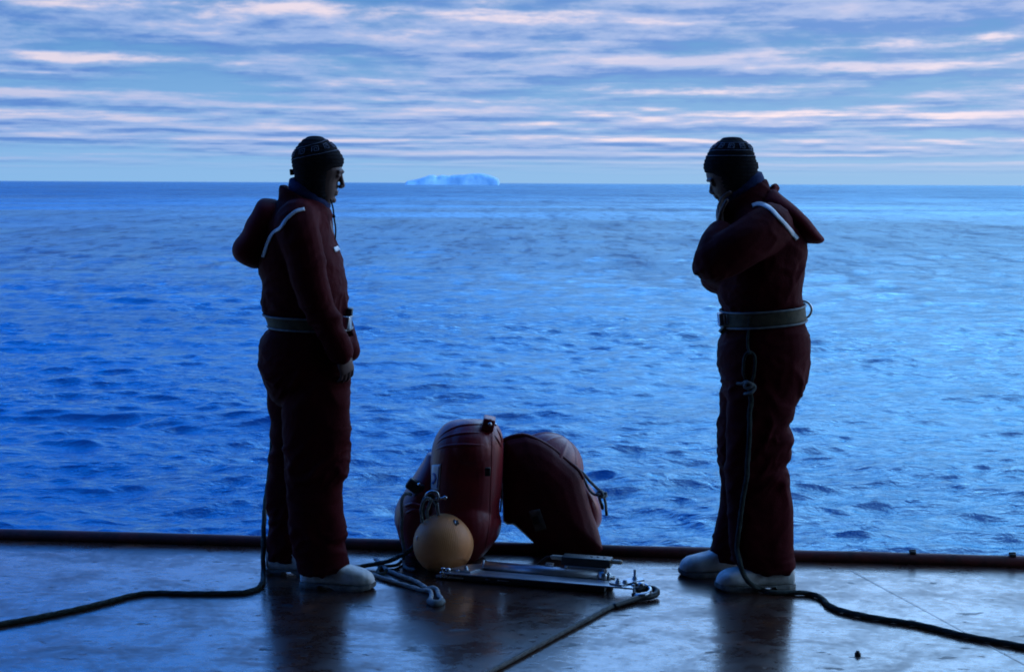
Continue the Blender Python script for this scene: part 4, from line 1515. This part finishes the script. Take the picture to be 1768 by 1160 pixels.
lb = mesh_bvh(tb_)
decal(m, lb, [(943, 970), (957, 971.5), (955, 978.5), (940.5, 977)], 6, 6, 0.003, 5.8)
lab = m.build('label', MAT['label'], ins)
m = MB()
for k in range(3):
    u = 945 + k * 3.6
    ribbon(m, lb, [(u + .7, 972.8), (u - .4, 976.2)], 1.3, 0.0055, fallback=5.8)
m.build('print_line', MAT['ink'], lab)
# electronics box on a bracket
bx = MB()
bx.box(ip(0.83, 0.138, 0.090), (0.205, 0.062, 0.034), irot, 0.004)
box = bx.build('electronics_box', MAT['boxpaint'], ins)
for s in (0.94, 0.985, 1.03):
    m = MB()
    m.lathe(ip(s - 0.08, 0.143, 0.1065), (0, 0, 1), [(0, 0), (.006, .0005), (.006, .002), (0, .0022)], 12)
    m.build('hole', MAT['black'], box)
m = MB()
m.box(ip(0.83, 0.125, 0.067), (0.175, 0.045, 0.010), irot, 0.002)
for s in (0.70, 0.96):
    m.lathe(ip(s, 0.100, 0.060), (0, 0, 1), [(0, 0), (.006, .001), (.006, .012), (0, .013)], 10)
m.build('bracket', MAT['alu'], ins)
for s0, s1 in ((0.585, 0.655), (1.005, 1.06)):
    m = MB()
    m.tube([ip(s0, 0.143, 0.093), ip(s1, 0.143, 0.093)], 0.0095, 14)
    m.build('connector', MAT['nylon'], box)
m = MB()
m.tube(spline([ip(0.585, 0.143, 0.093), ip(0.54, 0.158, 0.088), ip(0.47, 0.18, 0.05), ip(0.40, 0.20, 0.012), ip(0.33, 0.25, 0.008)], 0.008), 0.0042, 8)
m.build('cable', MAT['black'], ins)
# ends: gusset plates, bolts
def gusset(pts, z, th, name):
    mm = MB()
    mm.loft([[ip(s, t, z) for s, t in pts], [ip(s, t, z + th) for s, t in pts]])
    return mm.build(name, MAT['alu'], ins, smooth=False)


gusset([(1.03, 0.012), (1.12, -0.004), (1.24, 0.10), (1.21, 0.125), (1.13, 0.10)], 0.0352, 0.007, 'end_plate')
gusset([(-0.10, 0.02), (0.06, 0.01), (0.16, 0.13), (0.10, 0.145), (-0.02, 0.10)], 0.0352, 0.007, 'end_plate')
for (s, t, h) in ((1.085, 0.02, 0.020), (1.175, 0.095, 0.040), (1.13, 0.03, 0.012), (0.02, 0.03, 0.016), (0.10, 0.115, 0.022)):
    m = MB()
    m.lathe(ip(s, t, 0.041), (0, 0, 1), [(0, 0), (.012, .0005), (.012, .003), (.009, .0035), (.009, .011), (.0055, .0115), (.0055, h), (0, h + .001)], 6)
    m.build('bolt', MAT['steel'], ins)
m = MB()
m.box(ip(1.005, 0.085, 0.012), (0.03, 0.03, 0.022), irot, 0.003)
m.build('end_block', MAT['nylon'], ins)
for (u, v, r_) in ((765, 981, .008), (773, 983, .013), (763, 988, .009), (770, 988, .010), (791, 985, .009), (784, 989, .008)):
    c_ = P(u, v, 5.745)
    m = MB()
    m.ellipsoid(c_, r_, r_, r_ * .75, 14, 8)
    m.tube([c_ - Vector((0, 0, .02)), c_], r_ * .6, 10)
    m.build('acorn_nut', MAT['chrome'], ins)
m = MB()
m.box(P(781, 993, 5.77), (0.12, 0.07, 0.012), irot, 0.003)
m.build('ball_bracket', MAT['steel'], ins)

# shackle and towing line at the right end
es = empty('shackle', G(1110, 1027))
tag(es, 'dark shackle joining the instrument frame to the rope at its right end', 'shackle')
m = MB()
m.tube(spline([G(1093, 1011, .034), G(1104, 1008, .034), G(1116, 1011, .033), G(1123, 1018, .030), G(1117, 1025, .026), G(1104, 1028, .022), G(1094, 1026, .018)], .006), 0.0085, 10)
m.build('bow', MAT['steel'], es)
m = MB()
q0, q1 = G(1095, 1010, .034), G(1096, 1027, .018)
m.tube([q0, q1], 0.0075, 10)
m.lathe(q0, (q0 - q1), [(0, -.004), (.014, -.003), (.014, .007), (0, .008)], 6)
m.lathe(q1, (q0 - q1), [(0, -.008), (.014, -.007), (.014, .003), (0, .004)], 6)
m.build('pin', MAT['black'], es)
m = MB()
m.tube([G(1090, 1003.5, .036), G(1101, 1008, .040)], 0.0032, 6)
m.build('split_pin', MAT['black'], es)
m = MB()
m.ellipsoid(G(1107, 1009, .042), .015, .015, .011, 12, 8)
m.build('nut', MAT['steel'], es)

tr = empty('tow_rope', G(1000, 1075))
tag(tr, 'weathered grey rope running from the instrument toward the bottom edge of the photo', 'rope')
r3 = 0.0092
rope_mb(MB(), [G(1105, 1032, r3 + .002), G(1085, 1037.5, r3), G(1059, 1045.5, r3), G(1012, 1070, r3), G(948, 1104, r3), G(898, 1131, r3), G(847, 1158.5, r3), G(780, 1192, r3), G(640, 1250, r3)], r3).build('line', MAT['rope_mid'], tr)
m = MB()
sp = spline([G(1100, 1018, .026), G(1114, 1015.5, .028), G(1127, 1016, .027), G(1134, 1020, .022), G(1132, 1026, .016), G(1120, 1030, .014), G(1102, 1032.5, .013), G(1080, 1039, .012), G(1062, 1045, .011)], 0.008)
m.tube(sp, [0.0135 - 0.003 * i / len(sp) for i in range(len(sp))], 14, True, 1.0, False, 12, 300, 0.06)
m.build('whipped_eye', MAT['black'], tr)

# ------------------------------------------------------------------ loose ropes round the floats
rp = 0.0085
pts = [G(560, 984, rp), G(590, 983, rp), G(612, 979.5, rp + .002), G(636, 975.5, rp + .006), G(655, 972, .022), G(672, 968, .036), P(688, 961, 5.98), P(703, 953, 5.97), P(713, 944, 5.97), P(726, 920, 5.965), P(729, 898, 5.95), P(730, 875, 5.92), P(735, 858, 5.885), P(745, 855, 5.875), P(751.5, 862, 5.88), P(752, 872, 5.89)]
m = rope_mb(MB(), pts, 0.0092)
tag(m.build('bridle_rope', MAT['rope_dark']), 'dark rope leading from beside the white boot up to the shackle over the yellow ball', 'rope')
pts = [G(648, 965, rp), G(652, 967, rp), G(660, 976, rp + .002), G(668, 983, rp), G(688, 992, rp), G(714, 1001.5, rp), G(728, 1009, rp), G(740, 1016, rp), G(747, 1014, rp + .006), G(754, 1017, rp + .004), G(757, 1026, rp), G(762, 1034, rp), G(757, 1039, rp), G(747, 1039, rp), G(743.5, 1034, rp), G(745, 1025, rp),
       G(741, 1019, rp + .004), G(730, 1018.5, rp), G(714, 1014, rp), G(688, 1006.5, rp), G(662, 998, rp), G(641, 992, rp), G(615, 990, rp), G(596, 992, rp)]
sr = empty('slack_rope', G(700, 1005))
tag(sr, 'pale rope doubled into a bight on deck beside the white boot', 'rope')
rope_mb(MB(), pts, rp, 3, 0.0).build('line', MAT['rope_pale'], sr)
m = MB()
sp = [G(742, 1037.5, .010), G(747, 1040, .011), G(753, 1041, .011), G(759, 1040, .011), G(763, 1037.5, .010)]
m.tube(spline(sp, .005), 0.0135, 12, True, 1.0, False, 14, 0, 0.06)
m.build('whipping', MAT['rope_grey'], sr)
pts = [P(709, 853.5, 6.0), P(703, 851.5, 5.975), P(697, 855, 5.965), P(693.5, 866, 5.96), P(694, 894, 5.96), P(693, 918, 5.96), P(695.5, 935, 5.965), P(698, 951, 5.97), P(697.5, 963, 5.985), G(697.5, 975, rp), G(703, 981, rp), G(715, 984, rp)]
m = rope_mb(MB(), pts, 0.0072)
tag(m.build('lashing_rope', MAT['rope_grey']), 'thin grey rope hanging from the black clamp left of the yellow ball', 'rope')
pts = [G(698, 966, .012), G(693, 969, .010), G(684, 975.5, .008), G(670, 977, .008), G(659, 979, .008), G(652, 985, .008), G(656, 991, .008), G(664, 989, .009), G(667, 984, .018)]
m = rope_mb(MB(), pts, 0.0072)
tag(m.build('curled_rope', MAT['rope_dark']), 'short dark rope curled in a small ring under the thicker rope', 'rope')
pts = [P(729, 900, 5.87), P(727, 880, 5.86), P(731, 866, 5.855), P(737, 860, 5.855), P(744, 862, 5.858), P(741, 872, 5.865), P(737, 884, 5.87), P(738, 893, 5.88)]
m = rope_mb(MB(), pts, 0.0068)
tag(m.build('eye_rope', MAT['rope_grey']), 'small spliced rope eye caught in the shackle above the yellow ball', 'rope')
